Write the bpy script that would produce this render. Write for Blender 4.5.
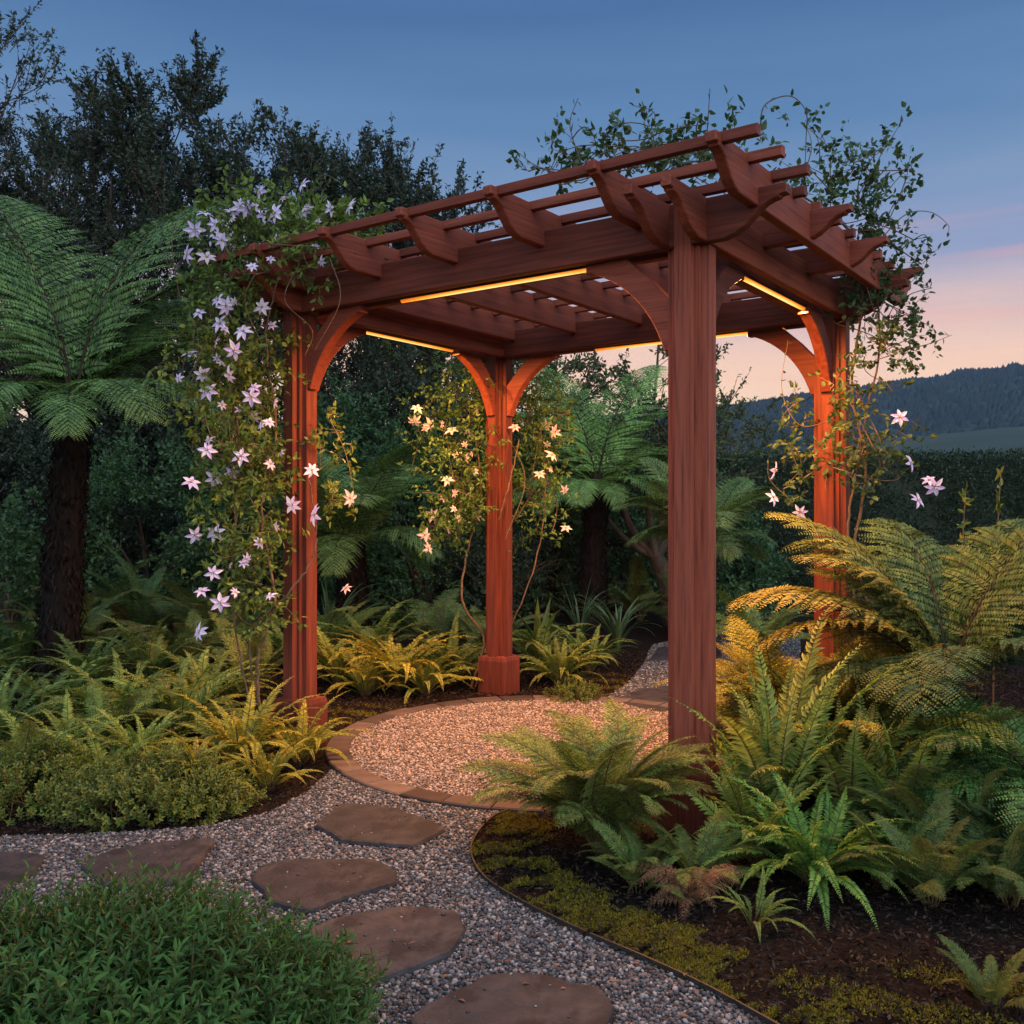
import bpy, math, random
import numpy as np
from mathutils import Matrix, Vector

for o in list(bpy.data.objects): bpy.data.objects.remove(o)
S = bpy.context.scene
COL = S.collection
R = math.radians
rng = np.random.default_rng(7)
random.seed(7)

# ------------------------------------------------------------------ camera
F, HZ, CH = 957.7, 509.2, 1.28          # focal length in pixels, horizon row, eye height
cam = bpy.data.objects.new('camera', bpy.data.cameras.new('camera'))
COL.objects.link(cam)
cam.data.sensor_width = 36; cam.data.lens = F / 1024 * 36
cam.location = (0, 0, CH); cam.rotation_euler = (R(90), 0, 0)
cam.data.shift_y = (HZ - 512) / 1024
cam.data.clip_start = .05; cam.data.clip_end = 6000
S.camera = cam

# ------------------------------------------------------------------ sky, sun, exposure
SUN_EL, SUN_AZ = 30, 142                 # soft added fill light comes from behind the camera; azimuth clockwise from +Y
W = bpy.data.worlds.new("World"); S.world = W; W.use_nodes = True
wt = W.node_tree; wt.nodes.clear()
def wn(t, **k):
    n = wt.nodes.new(t)
    for a, v in k.items(): setattr(n, a, v)
    return n
def lin(r, g, b):
    return tuple(((c/255)/12.92 if c/255 <= .04045 else ((c/255+.055)/1.055)**2.4) for c in (r, g, b)) + (1,)
def wl(a, b): wt.links.new(a, b)
def wmath(op, a, b=None, clamp=False):
    n = wn('ShaderNodeMath', operation=op, use_clamp=clamp)
    for i, v in enumerate((a, b)):
        if v is None: continue
        if isinstance(v, (int, float)): n.inputs[i].default_value = v
        else: wl(v, n.inputs[i])
    return n.outputs[0]
tc = wn('ShaderNodeTexCoord'); sep = wn('ShaderNodeSeparateXYZ'); wl(tc.outputs['Generated'], sep.inputs[0])
mapn = wn('ShaderNodeMapping'); mapn.inputs['Scale'].default_value = (1.6, 1.6, 15); wl(tc.outputs['Generated'], mapn.inputs[0])
nz = wn('ShaderNodeTexNoise'); nz.inputs['Scale'].default_value = 1.7; nz.inputs['Detail'].default_value = 5; wl(mapn.outputs[0], nz.inputs[0])
wob = wmath('MULTIPLY', wmath('SUBTRACT', nz.outputs[0], .5), .085)
zz = wmath('ADD', sep.outputs[2], wob)
ramp = wn('ShaderNodeValToRGB'); cr = ramp.color_ramp
stops = [(0, (250, 206, 164)), (.10, (255, 216, 174)), (.13, (254, 208, 172)), (.165, (236, 196, 176)), (.205, (190, 174, 182)), (.25, (140, 152, 184)), (.31, (112, 140, 176)),
         (.38, (88, 124, 166)), (.47, (68, 104, 150)), (.62, (84, 122, 176))]
while len(cr.elements) < len(stops): cr.elements.new(.5)
for e, (p, c) in zip(cr.elements, stops): e.position = p; e.color = lin(*c)
wl(zz, ramp.inputs[0])
# thin pink cloud bands low in the sky
m2 = wn('ShaderNodeMapping'); m2.inputs['Scale'].default_value = (1.3, 1.3, 26); wl(tc.outputs['Generated'], m2.inputs[0])
n2 = wn('ShaderNodeTexNoise'); n2.inputs['Scale'].default_value = 1.9; n2.inputs['Detail'].default_value = 4; wl(m2.outputs[0], n2.inputs[0])
b1 = wn('ShaderNodeMapRange', interpolation_type='SMOOTHSTEP'); wl(n2.outputs[0], b1.inputs[0]); b1.inputs[1].default_value = .47; b1.inputs[2].default_value = .72
b2 = wn('ShaderNodeMapRange', interpolation_type='SMOOTHSTEP'); wl(sep.outputs[2], b2.inputs[0]); b2.inputs[1].default_value = .34; b2.inputs[2].default_value = .20
band = wmath('MULTIPLY', wmath('MULTIPLY', b1.outputs[0], b2.outputs[0]), .38)
pinkmix = wn('ShaderNodeMix', data_type='RGBA'); wl(band, pinkmix.inputs[0]); wl(ramp.outputs[0], pinkmix.inputs[6]); pinkmix.inputs[7].default_value = lin(226, 160, 156)
# bright fill glow added to the unseen sky behind and above the viewer
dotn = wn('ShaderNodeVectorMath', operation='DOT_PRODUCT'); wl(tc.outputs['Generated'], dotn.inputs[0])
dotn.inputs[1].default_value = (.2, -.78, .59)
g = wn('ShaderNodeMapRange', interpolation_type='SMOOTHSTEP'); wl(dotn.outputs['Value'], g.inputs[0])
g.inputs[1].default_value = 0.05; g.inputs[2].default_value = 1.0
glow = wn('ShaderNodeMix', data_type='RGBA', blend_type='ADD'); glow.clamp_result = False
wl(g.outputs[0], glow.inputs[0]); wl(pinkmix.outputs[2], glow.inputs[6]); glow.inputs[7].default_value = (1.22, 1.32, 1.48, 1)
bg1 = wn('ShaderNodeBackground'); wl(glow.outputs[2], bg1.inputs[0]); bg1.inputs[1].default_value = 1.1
sky = wn('ShaderNodeTexSky', sky_type='NISHITA'); sky.sun_disc = False
sky.sun_elevation = R(SUN_EL); sky.sun_rotation = R(SUN_AZ)
bg2 = wn('ShaderNodeBackground'); wl(sky.outputs[0], bg2.inputs[0]); bg2.inputs[1].default_value = .006
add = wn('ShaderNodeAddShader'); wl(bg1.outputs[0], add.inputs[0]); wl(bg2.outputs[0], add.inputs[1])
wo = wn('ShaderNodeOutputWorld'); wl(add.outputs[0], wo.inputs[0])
sun = bpy.data.objects.new('sun', bpy.data.lights.new('sun', 'SUN')); COL.objects.link(sun)
sun.data.energy = .5; sun.data.angle = R(50); sun.data.color = (1, .96, .90)
sd = Vector((math.sin(R(SUN_AZ))*math.cos(R(SUN_EL)), math.cos(R(SUN_AZ))*math.cos(R(SUN_EL)), math.sin(R(SUN_EL))))
sun.rotation_euler = sd.to_track_quat('Z', 'Y').to_euler()
S.view_settings.view_transform = 'Standard'; S.view_settings.look = 'None'
S.view_settings.exposure = 0; S.view_settings.gamma = 1
S.cycles.max_bounces = 6; S.cycles.diffuse_bounces = 3; S.cycles.glossy_bounces = 2; S.cycles.transmission_bounces = 3
S.cycles.use_denoising = True; S.cycles.sample_clamp_indirect = 4
S.cycles.caustics_reflective = False; S.cycles.caustics_refractive = False

# ------------------------------------------------------------------ helpers
def at(px, py, Y): return Vector(((px-512)/F*Y, Y, CH-(py-HZ)/F*Y))
def gr(px, py, z=0.0):
    Y = F*(CH-z)/(py-HZ); return Vector(((px-512)/F*Y, Y, z))
def put(px, Y, z=0.0): return Vector(((px-512)/F*Y, Y, z))
def nrm(a): return a/np.maximum(np.linalg.norm(a, axis=-1, keepdims=True), 1e-9)
def rdir(n, up=0.0):
    d = rng.normal(size=(n, 3)); d[:, 2] += up; return nrm(d)

class MB:
    """collects polygons and links them as one mesh object"""
    def __init__(s): s.V = []; s.n = 0; s.P = []          # P: (faces array, material, var)
    def add(s, v, f, mat=0, var=None):
        v = np.asarray(v, float).reshape(-1, 3); f = np.asarray(f, int)
        if len(f) == 0: return
        if var is None: var = np.full(len(f), rng.random())
        s.V.append(v); s.P.append((f+s.n, mat, np.broadcast_to(var, (len(f),)))); s.n += len(v)
    def mesh(s, name, mats, smooth=False):
        me = bpy.data.meshes.new(name)
        V = np.concatenate(s.V); me.vertices.add(len(V)); me.vertices.foreach_set('co', V.ravel())
        loops = np.concatenate([f.ravel() for f, _, _ in s.P]); sizes = np.concatenate([np.full(len(f), f.shape[1]) for f, _, _ in s.P])
        me.loops.add(len(loops)); me.loops.foreach_set('vertex_index', loops.astype(np.int32))
        me.polygons.add(len(sizes)); st = np.concatenate([[0], np.cumsum(sizes)[:-1]])
        me.polygons.foreach_set('loop_start', st.astype(np.int32))
        me.polygons.foreach_set('material_index', np.concatenate([np.full(len(f), m) for f, m, _ in s.P]).astype(np.int32))
        me.polygons.foreach_set('use_smooth', np.full(len(sizes), smooth))
        me.update(calc_edges=True)
        a = me.attributes.new('var', 'FLOAT', 'FACE'); a.data.foreach_set('value', np.concatenate([v for _, _, v in s.P]).astype(np.float32))
        for m in (mats if isinstance(mats, (list, tuple)) else [mats]): me.materials.append(m)
        return me
    def build(s, name, mats, parent=None, smooth=False): return link(name, s.mesh(name, mats, smooth), parent)

def link(name, me, parent=None, mat=None):
    o = bpy.data.objects.new(name, me); COL.objects.link(o)
    if parent: o.parent = parent
    if mat is not None: o.matrix_local = mat
    return o
def tag(o, label=None, cat=None, group=None, kind=None):
    for k, v in (('label', label), ('category', cat), ('group', group), ('kind', kind)):
        if v: o[k] = v
    return o
def thing(name, loc, label, cat, group=None, rz=0):
    o = bpy.data.objects.new(name, None); COL.objects.link(o); o.location = loc; o.rotation_euler = (0, 0, rz)
    o.empty_display_size = .1
    return tag(o, label, cat, group)

def tube(mb, pts, rad, sides=6, mat=0, var=None, cap=True):
    pts = np.asarray(pts, float); n = len(pts); rad = np.broadcast_to(rad, (n,))
    t = nrm(np.gradient(pts, axis=0)); ref = np.tile([0, 0, 1.], (n, 1)); ref[np.abs(t[:, 2]) > .9] = [1, 0, 0]
    # a steady frame
    u = np.cross(t, ref[n//2]); bad = np.linalg.norm(u, axis=1) < 1e-3; u[bad] = np.cross(t[bad], [0, 1, .3]); u = nrm(u); w = np.cross(t, u)
    a = np.arange(sides)*2*np.pi/sides
    v = pts[:, None]+rad[:, None, None]*(np.cos(a)[None, :, None]*u[:, None]+np.sin(a)[None, :, None]*w[:, None])
    i = np.arange(n-1)[:, None]*sides; j = np.arange(sides)[None]; k = (j+1) % sides
    f = np.stack([i+j, i+k, i+sides+k, i+sides+j], -1).reshape(-1, 4)
    mb.add(v.reshape(-1, 3), f, mat, var)
    if cap:
        mb.add(v[-1], [list(range(sides))], mat, var); mb.add(v[0], [list(range(sides))[::-1]], mat, var)

LEAF = (np.array([[0, 0, 0], [.32, .5, .06], [.32, 0, -.02], [.32, -.5, .06], [.7, .32, .02], [.68, 0, -.03], [.7, -.32, .02], [1, 0, -.1]]),
        [[0, 2, 1], [0, 3, 2]], [[1, 2, 5, 4], [2, 3, 6, 5]], [[4, 5, 7], [5, 6, 7]])
def leaves(mb, P, D, U, L, Wd, mat=0, var=None, shape='leaf', curl=1.0):
    """many leaves at once: positions, directions, approximate upper sides, lengths, widths"""
    P = np.asarray(P, float); n = len(P)
    if n == 0: return
    D = nrm(np.asarray(D, float)); Sd = nrm(np.cross(U, D)); U = np.cross(D, Sd)
    L = np.broadcast_to(L, (n,)); Wd = np.broadcast_to(Wd, (n,))
    var = rng.random(n) if var is None else np.broadcast_to(var, (n,))
    if shape == 'leaf':
        T, f1, f2, f3 = LEAF
    elif shape == 'tri4':
        T = np.array([[0, 0, 0], [.42, .5, .08], [.45, 0, -.02], [.42, -.5, .08], [1, 0, -.08]]); f1 = [[0, 2, 1], [0, 3, 2], [1, 2, 4], [2, 3, 4]]; f2 = f3 = None
    else:                                   # flat diamond for far or tiny leaves
        T = np.array([[0, 0, 0], [.42, .5, .03], [1, 0, -.06], [.42, -.5, .03]]); f1 = [[0, 3, 2, 1]]; f2 = f3 = None
    v = P[:, None]+D[:, None]*(T[None, :, :1]*L[:, None, None])+Sd[:, None]*(T[None, :, 1:2]*Wd[:, None, None])+U[:, None]*(T[None, :, 2:]*L[:, None, None]*curl)
    off = (np.arange(n)*len(T))[:, None, None]; base = mb.n
    first = True
    for f in (f1, f2, f3):
        if f is None: continue
        f = np.asarray(f); ff = (off+f[None]).reshape(-1, f.shape[1]); vv = np.repeat(var, len(f))
        if first: mb.add(v.reshape(-1, 3), ff, mat, vv); first = False
        else: mb.P.append((ff+base, mat, vv))

def curve(p0, p1, p2, n=10):
    t = np.linspace(0, 1, n)[:, None]; p0, p1, p2 = (np.asarray(p, float) for p in (p0, p1, p2))
    return (1-t)**2*p0+2*t*(1-t)*p1+t*t*p2
def spline(P, n=60):
    """Catmull-Rom through points"""
    P = np.asarray(P, float); Q = np.vstack([2*P[0]-P[1], P, 2*P[-1]-P[-2]]); out = []
    m = max(2, n//(len(P)-1))
    for i in range(len(P)-1):
        a, b, c, d = Q[i:i+4]
        for t in np.linspace(0, 1, m, endpoint=False):
            out.append(.5*((2*b)+(c-a)*t+(2*a-5*b+4*c-d)*t*t+(3*b-a-3*c+d)*t**3))
    out.append(P[-1]); return np.array(out)
def inside(pts, poly):
    x, y = pts[:, 0], pts[:, 1]; r = np.zeros(len(pts), bool); n = len(poly); j = n-1
    for i in range(n):
        xi, yi = poly[i][:2]; xj, yj = poly[j][:2]
        c = ((yi > y) != (yj > y)) & (x < (xj-xi)*(y-yi)/((yj-yi) if yj != yi else 1e-9)+xi); r ^= c; j = i
    return r

# ------------------------------------------------------------------ materials
def mat(name):
    m = bpy.data.materials.new(name); m.use_nodes = True; nt = m.node_tree; nt.nodes.clear()
    def N(t, **k):
        n = nt.nodes.new(t)
        for a, v in k.items(): setattr(n, a, v)
        return n
    def Lk(a, b): nt.links.new(a, b)
    out = N('ShaderNodeOutputMaterial'); return m, N, Lk, out
def ramp_node(N, stops):
    r = N('ShaderNodeValToRGB'); e = r.color_ramp.elements
    while len(e) < len(stops): e.new(.5)
    for el, (p, c) in zip(e, stops): el.position = p; el.color = tuple(c)+(1,)
    return r

def leaf_mat(name, dark=None, light=None, obj=False, rough=.5, trans=.3, spec=.25, tw=(1.25, 1.2, .5)):
    m, N, Lk, out = mat(name); p = N('ShaderNodeBsdfPrincipled'); a = N('ShaderNodeAttribute', attribute_name='var')
    mx = N('ShaderNodeMix', data_type='RGBA'); Lk(a.outputs['Fac'], mx.inputs[0])
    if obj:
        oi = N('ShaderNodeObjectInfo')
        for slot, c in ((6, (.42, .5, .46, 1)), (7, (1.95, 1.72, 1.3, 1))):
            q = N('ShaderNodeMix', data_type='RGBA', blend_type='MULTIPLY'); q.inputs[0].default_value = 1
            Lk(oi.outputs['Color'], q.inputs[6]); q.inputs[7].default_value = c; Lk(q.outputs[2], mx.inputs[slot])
    else:
        mx.inputs[6].default_value = tuple(dark)+(1,); mx.inputs[7].default_value = tuple(light)+(1,)
    Lk(mx.outputs[2], p.inputs['Base Color']); p.inputs['Roughness'].default_value = rough; p.inputs['Specular IOR Level'].default_value = spec
    tr = N('ShaderNodeBsdfTranslucent'); tm = N('ShaderNodeMix', data_type='RGBA', blend_type='MULTIPLY'); tm.inputs[0].default_value = 1
    Lk(mx.outputs[2], tm.inputs[6]); tm.inputs[7].default_value = tuple(tw)+(1,); Lk(tm.outputs[2], tr.inputs[0])
    ms = N('ShaderNodeMixShader'); ms.inputs[0].default_value = trans; Lk(p.outputs[0], ms.inputs[1]); Lk(tr.outputs[0], ms.inputs[2]); Lk(ms.outputs[0], out.inputs[0])
    return m
def noisy(name, stops, scale=8, detail=6, rough=.85, bump=.3, bscale=None, stretch=(1, 1, 1), spec=.2, var=0.0, coord='Object', dist=.01, second=None):
    m, N, Lk, out = mat(name); p = N('ShaderNodeBsdfPrincipled'); t = N('ShaderNodeTexCoord'); mp = N('ShaderNodeMapping'); mp.inputs['Scale'].default_value = stretch
    Lk(t.outputs[coord], mp.inputs[0]); n = N('ShaderNodeTexNoise'); n.inputs['Scale'].default_value = scale; n.inputs['Detail'].default_value = detail; n.inputs['Roughness'].default_value = .65
    Lk(mp.outputs[0], n.inputs[0]); fac = n.outputs[0]
    if var:
        a = N('ShaderNodeAttribute', attribute_name='var'); mm = N('ShaderNodeMix'); mm.inputs[0].default_value = var; Lk(n.outputs[0], mm.inputs[2]); Lk(a.outputs['Fac'], mm.inputs[3]); fac = mm.outputs[0]
    r = ramp_node(N, stops); Lk(fac, r.inputs[0]); col = r.outputs[0]
    if second:                              # blotches of another colour at another scale
        sc, c2, lo, hi = second; n2 = N('ShaderNodeTexNoise'); n2.inputs['Scale'].default_value = sc; n2.inputs['Detail'].default_value = 4; Lk((mp if name == 'stained_redwood' else t).outputs[0 if name == 'stained_redwood' else coord], n2.inputs[0])
        mr = N('ShaderNodeMapRange'); mr.inputs[1].default_value = lo; mr.inputs[2].default_value = hi; Lk(n2.outputs[0], mr.inputs[0])
        q = N('ShaderNodeMix', data_type='RGBA'); Lk(mr.outputs[0], q.inputs[0]); Lk(col, q.inputs[6]); q.inputs[7].default_value = tuple(c2)+(1,); col = q.outputs[2]
    Lk(col, p.inputs['Base Color']); p.inputs['Roughness'].default_value = rough; p.inputs['Specular IOR Level'].default_value = spec
    if bump:
        b = N('ShaderNodeBump'); b.inputs['Strength'].default_value = bump; b.inputs['Distance'].default_value = dist
        n3 = N('ShaderNodeTexNoise'); n3.inputs['Scale'].default_value = bscale or scale*3; n3.inputs['Detail'].default_value = 6; Lk(mp.outputs[0], n3.inputs[0])
        Lk(n3.outputs[0], b.inputs['Height']); Lk(b.outputs[0], p.inputs['Normal'])
    Lk(p.outputs[0], out.inputs[0]); return m

M = {}
M['wood'] = noisy('stained_redwood', [(.32, (.075, .020, .013)), (.47, (.155, .038, .023)), (.6, (.185, .047, .028)), (.72, (.245, .068, .04))], scale=2.2, detail=8, rough=.55, bump=.35, bscale=3.5, stretch=(1, 22, 22), spec=.17, var=.38, dist=.004, second=(4.0, (.085, .025, .017), .52, .76))
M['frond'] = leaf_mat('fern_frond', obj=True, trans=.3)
M['rachis'] = noisy('frond_stalk', [(.3, (.05, .04, .018)), (.7, (.10, .085, .03))], scale=20, bump=0)
M['dark_rachis'] = noisy('tree_fern_stalk', [(.3, (.012, .009, .006)), (.7, (.03, .022, .012))], scale=20, bump=0)
M['fern_trunk'] = noisy('fibrous_trunk', [(.3, (.003, .0025, .002)), (.6, (.008, .005, .004)), (.8, (.018, .010, .007))], scale=14, bump=.8, stretch=(1, 1, .25), dist=.03, var=.5)
M['bark'] = noisy('grey_bark', [(.3, (.03, .022, .017)), (.7, (.10, .075, .058))], scale=10, bump=.7, stretch=(1, 1, .3), dist=.02)
M['vine_stem'] = noisy('vine_stem', [(.3, (.06, .04, .025)), (.7, (.17, .12, .08))], scale=25, bump=.3)
M['clematis'] = leaf_mat('clematis_leaf', (.025, .065, .016), (.17, .25, .05))
M['clematis_green'] = leaf_mat('clematis_leaf_green', (.03, .085, .022), (.12, .22, .05))
M['vine_leaf'] = leaf_mat('dark_vine_leaf', (.02, .05, .022), (.07, .13, .05))
M['tree_leaf'] = leaf_mat('dark_tree_leaf', (.014, .028, .02), (.038, .06, .038), trans=.2)
M['bush_leaf'] = leaf_mat('mid_bush_leaf', (.018, .055, .025), (.065, .14, .055), trans=.25)
M['olive_leaf'] = leaf_mat('olive_bush_leaf', (.03, .05, .022), (.08, .11, .045), trans=.25)
M['hedge_leaf'] = leaf_mat('hedge_leaf', (.010, .024, .013), (.032, .062, .03), trans=.15)
M['lance_leaf'] = leaf_mat('lance_leaf', (.010, .036, .010), (.06, .15, .035), trans=.25, rough=.5, spec=.18)
M['small_leaf'] = leaf_mat('small_leaf', (.018, .05, .012), (.15, .21, .04))
M['strap_leaf'] = leaf_mat('strap_leaf', (.03, .07, .035), (.075, .14, .07), trans=.2, rough=.4)
M['dry'] = leaf_mat('dry_frond', (.12, .055, .03), (.28, .15, .09), trans=.2)
M['petal'] = leaf_mat('lavender_petal', (.55, .48, .80), (.74, .70, .86), trans=.3, rough=.6, tw=(1, 1, 1))
M['pink_petal'] = leaf_mat('pink_petal', (.46, .37, .46), (.58, .52, .58), trans=.3, rough=.6, tw=(1, 1, 1))
M['stamen'] = leaf_mat('stamen', (.5, .42, .16), (.75, .68, .35), trans=.1)
M['soil'] = noisy('dark_soil', [(.3, (.006, .005, .0045)), (.6, (.016, .0125, .0105)), (.8, (.030, .024, .02))], scale=30, detail=8, bump=.9, bscale=60, dist=.02, spec=.04)
M['chip'] = leaf_mat('bark_chip', (.006, .005, .0045), (.055, .040, .032), trans=0, rough=.95, spec=.04)
M['moss'] = leaf_mat('moss', (.05, .05, .006), (.19, .165, .015), trans=.2, rough=.9)
M['moss_bed'] = noisy('moss_bed', [(.3, (.03, .035, .008)), (.7, (.10, .10, .015))], scale=40, bump=.8, dist=.01)
M['pebble'] = noisy('pebble', [(.0, (.016, .019, .023)), (.3, (.04, .046, .053)), (.55, (.074, .08, .086)), (.75, (.13, .13, .13)), (1, (.32, .32, .32))], scale=60, bump=.1, rough=.62, var=.82, spec=.15)
M['pad_pebble'] = noisy('pad_pebble', [(.0, (.045, .036, .03)), (.35, (.11, .092, .08)), (.6, (.19, .16, .14)), (1, (.40, .345, .30))], scale=60, bump=.1, rough=.62, var=.82, spec=.15)
M['grit'] = noisy('grit', [(.35, (.035, .034, .034)), (.65, (.14, .135, .13))], scale=70, bump=.8, bscale=90, dist=.01)
M['slab'] = noisy('flagstone', [(.3, (.017, .018, .020)), (.5, (.036, .036, .039)), (.7, (.072, .066, .066))], scale=5, detail=12, bump=.9, bscale=22, rough=.75, dist=.018, spec=.12, second=(6, (.02, .021, .024), .5, .62), var=.12)
M['edge_stone'] = noisy('edging_stone', [(.25, (.028, .022, .02)), (.6, (.06, .047, .042)), (.8, (.10, .08, .07))], scale=9, detail=8, bump=.4, rough=.75, var=.5)
M['steel'] = noisy('edging_metal', [(.3, (.014, .013, .013)), (.7, (.04, .034, .03))], scale=20, bump=.1, rough=.5)
M['hill'] = noisy('forested_hill', [(.3, (.012, .022, .016)), (.7, (.028, .045, .028))], scale=.03, bump=0, coord='Object')
M['field'] = noisy('hill_pasture', [(.3, (.022, .035, .022)), (.7, (.04, .056, .034))], scale=.02, bump=0, coord='Object')
M['conifer'] = leaf_mat('far_conifer', (.011, .019, .016), (.019, .031, .023), trans=0, rough=.9)
M['channel'] = noisy('bronze_channel', [(.3, (.09, .06, .04)), (.7, (.13, .085, .055))], scale=20, bump=0, rough=.4)
def emit(name, col, s):
    m, N, Lk, out = mat(name); e = N('ShaderNodeEmission'); e.inputs[0].default_value = tuple(col)+(1,); e.inputs[1].default_value = s; Lk(e.outputs[0], out.inputs[0]); return m
m, N, Lk, out = mat('warm_diffuser'); e_ = N('ShaderNodeEmission'); a_ = N('ShaderNodeAttribute', attribute_name='var'); r_ = ramp_node(N, [(0, (.35, .06, .004)), (.35, (.95, .24, .02)), (.65, (1, .46, .07)), (1, (1, .66, .24))])
Lk(a_.outputs['Fac'], r_.inputs[0]); Lk(r_.outputs[0], e_.inputs[0]); e_.inputs[1].default_value = 1.45; Lk(e_.outputs[0], out.inputs[0]); M['glow'] = m

# ------------------------------------------------------------------ ground, hills
def sheet(name, poly, z, m, kind='structure', sub=None):
    mb = MB(); v = [(p[0], p[1], z) for p in poly]; mb.add(v, [list(range(len(v)))]); return tag(mb.build(name, m), kind=kind)
sheet('ground', [(-2500, -60), (2500, -60), (2500, 3000), (-2500, 3000)], 0, M['soil'])

def hill(name, prof, Y0, Yr, Y1, m, rough=2., seed=1):
    """a ridge whose crest, at distance Yr, follows the skyline heights given along x"""
    r = np.random.default_rng(seed); xs = np.linspace(prof[0][0], prof[-1][0], 160); h = np.interp(xs, [p[0] for p in prof], [p[1] for p in prof])
    k = np.hanning(13); k /= k.sum(); h = np.convolve(np.pad(h, 6, 'edge'), k, 'valid')
    ys = np.concatenate([np.linspace(Y0, Yr, 26), np.linspace(Yr, Y1, 8)[1:]]); pr = np.where(ys <= Yr, np.sin(np.clip((ys-Y0)/(Yr-Y0), 0, 1)*np.pi/2)**1.25, np.cos(np.clip((ys-Yr)/(Y1-Yr), 0, 1)*np.pi/2))
    X, Yg = np.meshgrid(xs, ys); Z = pr[:, None]*h[None]+r.normal(size=X.shape)*rough*pr[:, None]*.4-1
    n, mcol = X.shape; i = np.arange(n-1)[:, None]*mcol; j = np.arange(mcol-1)[None]
    f = np.stack([i+j, i+j+1, i+mcol+j+1, i+mcol+j], -1).reshape(-1, 4)
    mb = MB(); mb.add(np.stack([X, Yg, Z], -1), f); o = tag(mb.build(name, m, smooth=True), kind='structure'); return o, (X, Yg, Z)
def px_prof(pts, Y): return [((px-512)/F*Y, CH+(HZ-py)/F*Y) for px, py in pts]
o, HG = hill('hills', px_prof([(-900, 470), (200, 470), (450, 440), (620, 424), (700, 415), (760, 407), (830, 399), (880, 389), (930, 379), (980, 374), (1020, 377), (1070, 385), (1180, 400), (1400, 430), (2000, 470)], 900), 330, 900, 1500, M['hill'], 6, 3)
o, FG = hill('pasture_hill', px_prof([(-600, 480), (500, 472), (700, 462), (820, 450), (900, 436), (960, 431), (1024, 428), (1120, 425), (1300, 440), (1700, 470)], 420), 120, 420, 620, M['field'], 1, 5)
# forest on the far ridge: conifers too many to count
mb = MB()
def cones(mb, P, h, r):
    n = len(P); k = 5; a = np.arange(k)*2*np.pi/k
    ring = P[:, None]+np.stack([np.cos(a)[None]*r[:, None], np.sin(a)[None]*r[:, None], np.zeros((n, k))], -1)
    tip = P+np.stack([np.zeros(n), np.zeros(n), h], -1); v = np.concatenate([ring, tip[:, None]], 1).reshape(-1, 3)
    f = (np.arange(n)[:, None, None]*(k+1)+np.array([[i, (i+1) % k, k] for i in range(k)])[None]).reshape(-1, 3); mb.add(v, f, 0, np.repeat(rng.random(n), k))
def on_grid(G, n, lo, hi, xlo, xhi):
    X, Yg, Z = G; r = rng.random(n)*(hi-lo)+lo; ri = np.clip((r*(X.shape[0]-1)), 0, X.shape[0]-1.01); ci = (np.searchsorted(X[0], xlo)+rng.random(n)*(np.searchsorted(X[0], xhi)-np.searchsorted(X[0], xlo)-2))
    a, b = ri.astype(int), ci.astype(int); fa, fb = ri-a, ci-b
    def lerp(A): return (A[a, b]*(1-fa)*(1-fb)+A[a+1, b]*fa*(1-fb)+A[a, b+1]*(1-fa)*fb+A[a+1, b+1]*fa*fb)
    return np.stack([lerp(X), lerp(Yg), lerp(Z)-1], -1)
P = on_grid(HG, 16000, .25, .85, 60, 700); h = 2.5+rng.random(len(P))*3.5; cones(mb, P, h, h*.6)
tag(mb.build('forest', M['conifer']), kind='stuff')

# ------------------------------------------------------------------ pergola
YAW = .620267
d1 = Vector((-math.cos(YAW), math.sin(YAW), 0)); d2 = Vector((math.sin(YAW), math.cos(YAW), 0))
NP = Vector((.7428, 3.7235, 0)); LA, LB, HB = 2.295, 1.815, 2.32
PW = .175
perg = thing('pergola', NP+d1*(LA/2)+d2*(LB/2), 'red stained timber pergola with curved rafter tails over the round gravel pad', 'pergola')
Mw = Matrix(((d1.x, d2.x, 0, NP.x), (d1.y, d2.y, 0, NP.y), (0, 0, 1, 0), (0, 0, 0, 1)))     # u along d1, v along d2
perg_inv = perg.matrix_basis.inverted()
def board(name, profile, thick, M4, parent, parent_world, bev=.004, m=None):
    """an outline in local x/z, given a thickness in y with slightly eased edges; M4 places it in the world"""
    P = np.array(profile, float); n = len(P)
    area = .5*np.sum(P[:, 0]*np.roll(P[:, 1], -1)-np.roll(P[:, 0], -1)*P[:, 1])
    if area < 0: P = P[::-1]
    e = np.roll(P, -1, 0)-P; nn = nrm(np.stack([e[:, 1], -e[:, 0]], -1)); vn = nrm(nn+np.roll(nn, 1, 0)); ins = P-vn*bev
    h = thick/2; mb = MB()
    def ring(Q, y): return np.stack([Q[:, 0], np.full(n, y), Q[:, 1]], -1)
    v = np.concatenate([ring(ins, -h), ring(P, -h+bev), ring(P, h-bev), ring(ins, h)]); i = np.arange(n); k = (i+1) % n
    f = np.concatenate([np.stack([a*n+i, a*n+k, (a+1)*n+k, (a+1)*n+i], -1) for a in range(3)])
    vv = rng.random(); mb.add(v, f, 0, vv); mb.P.append((np.array([list(range(n))]), 0, np.array([vv]))); mb.P.append((np.array([list(range(3*n, 4*n))[::-1]]), 0, np.array([vv])))
    o = mb.build(name, m or M['wood'], parent); o.matrix_local = parent_world.inverted() @ M4
    return o
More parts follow.
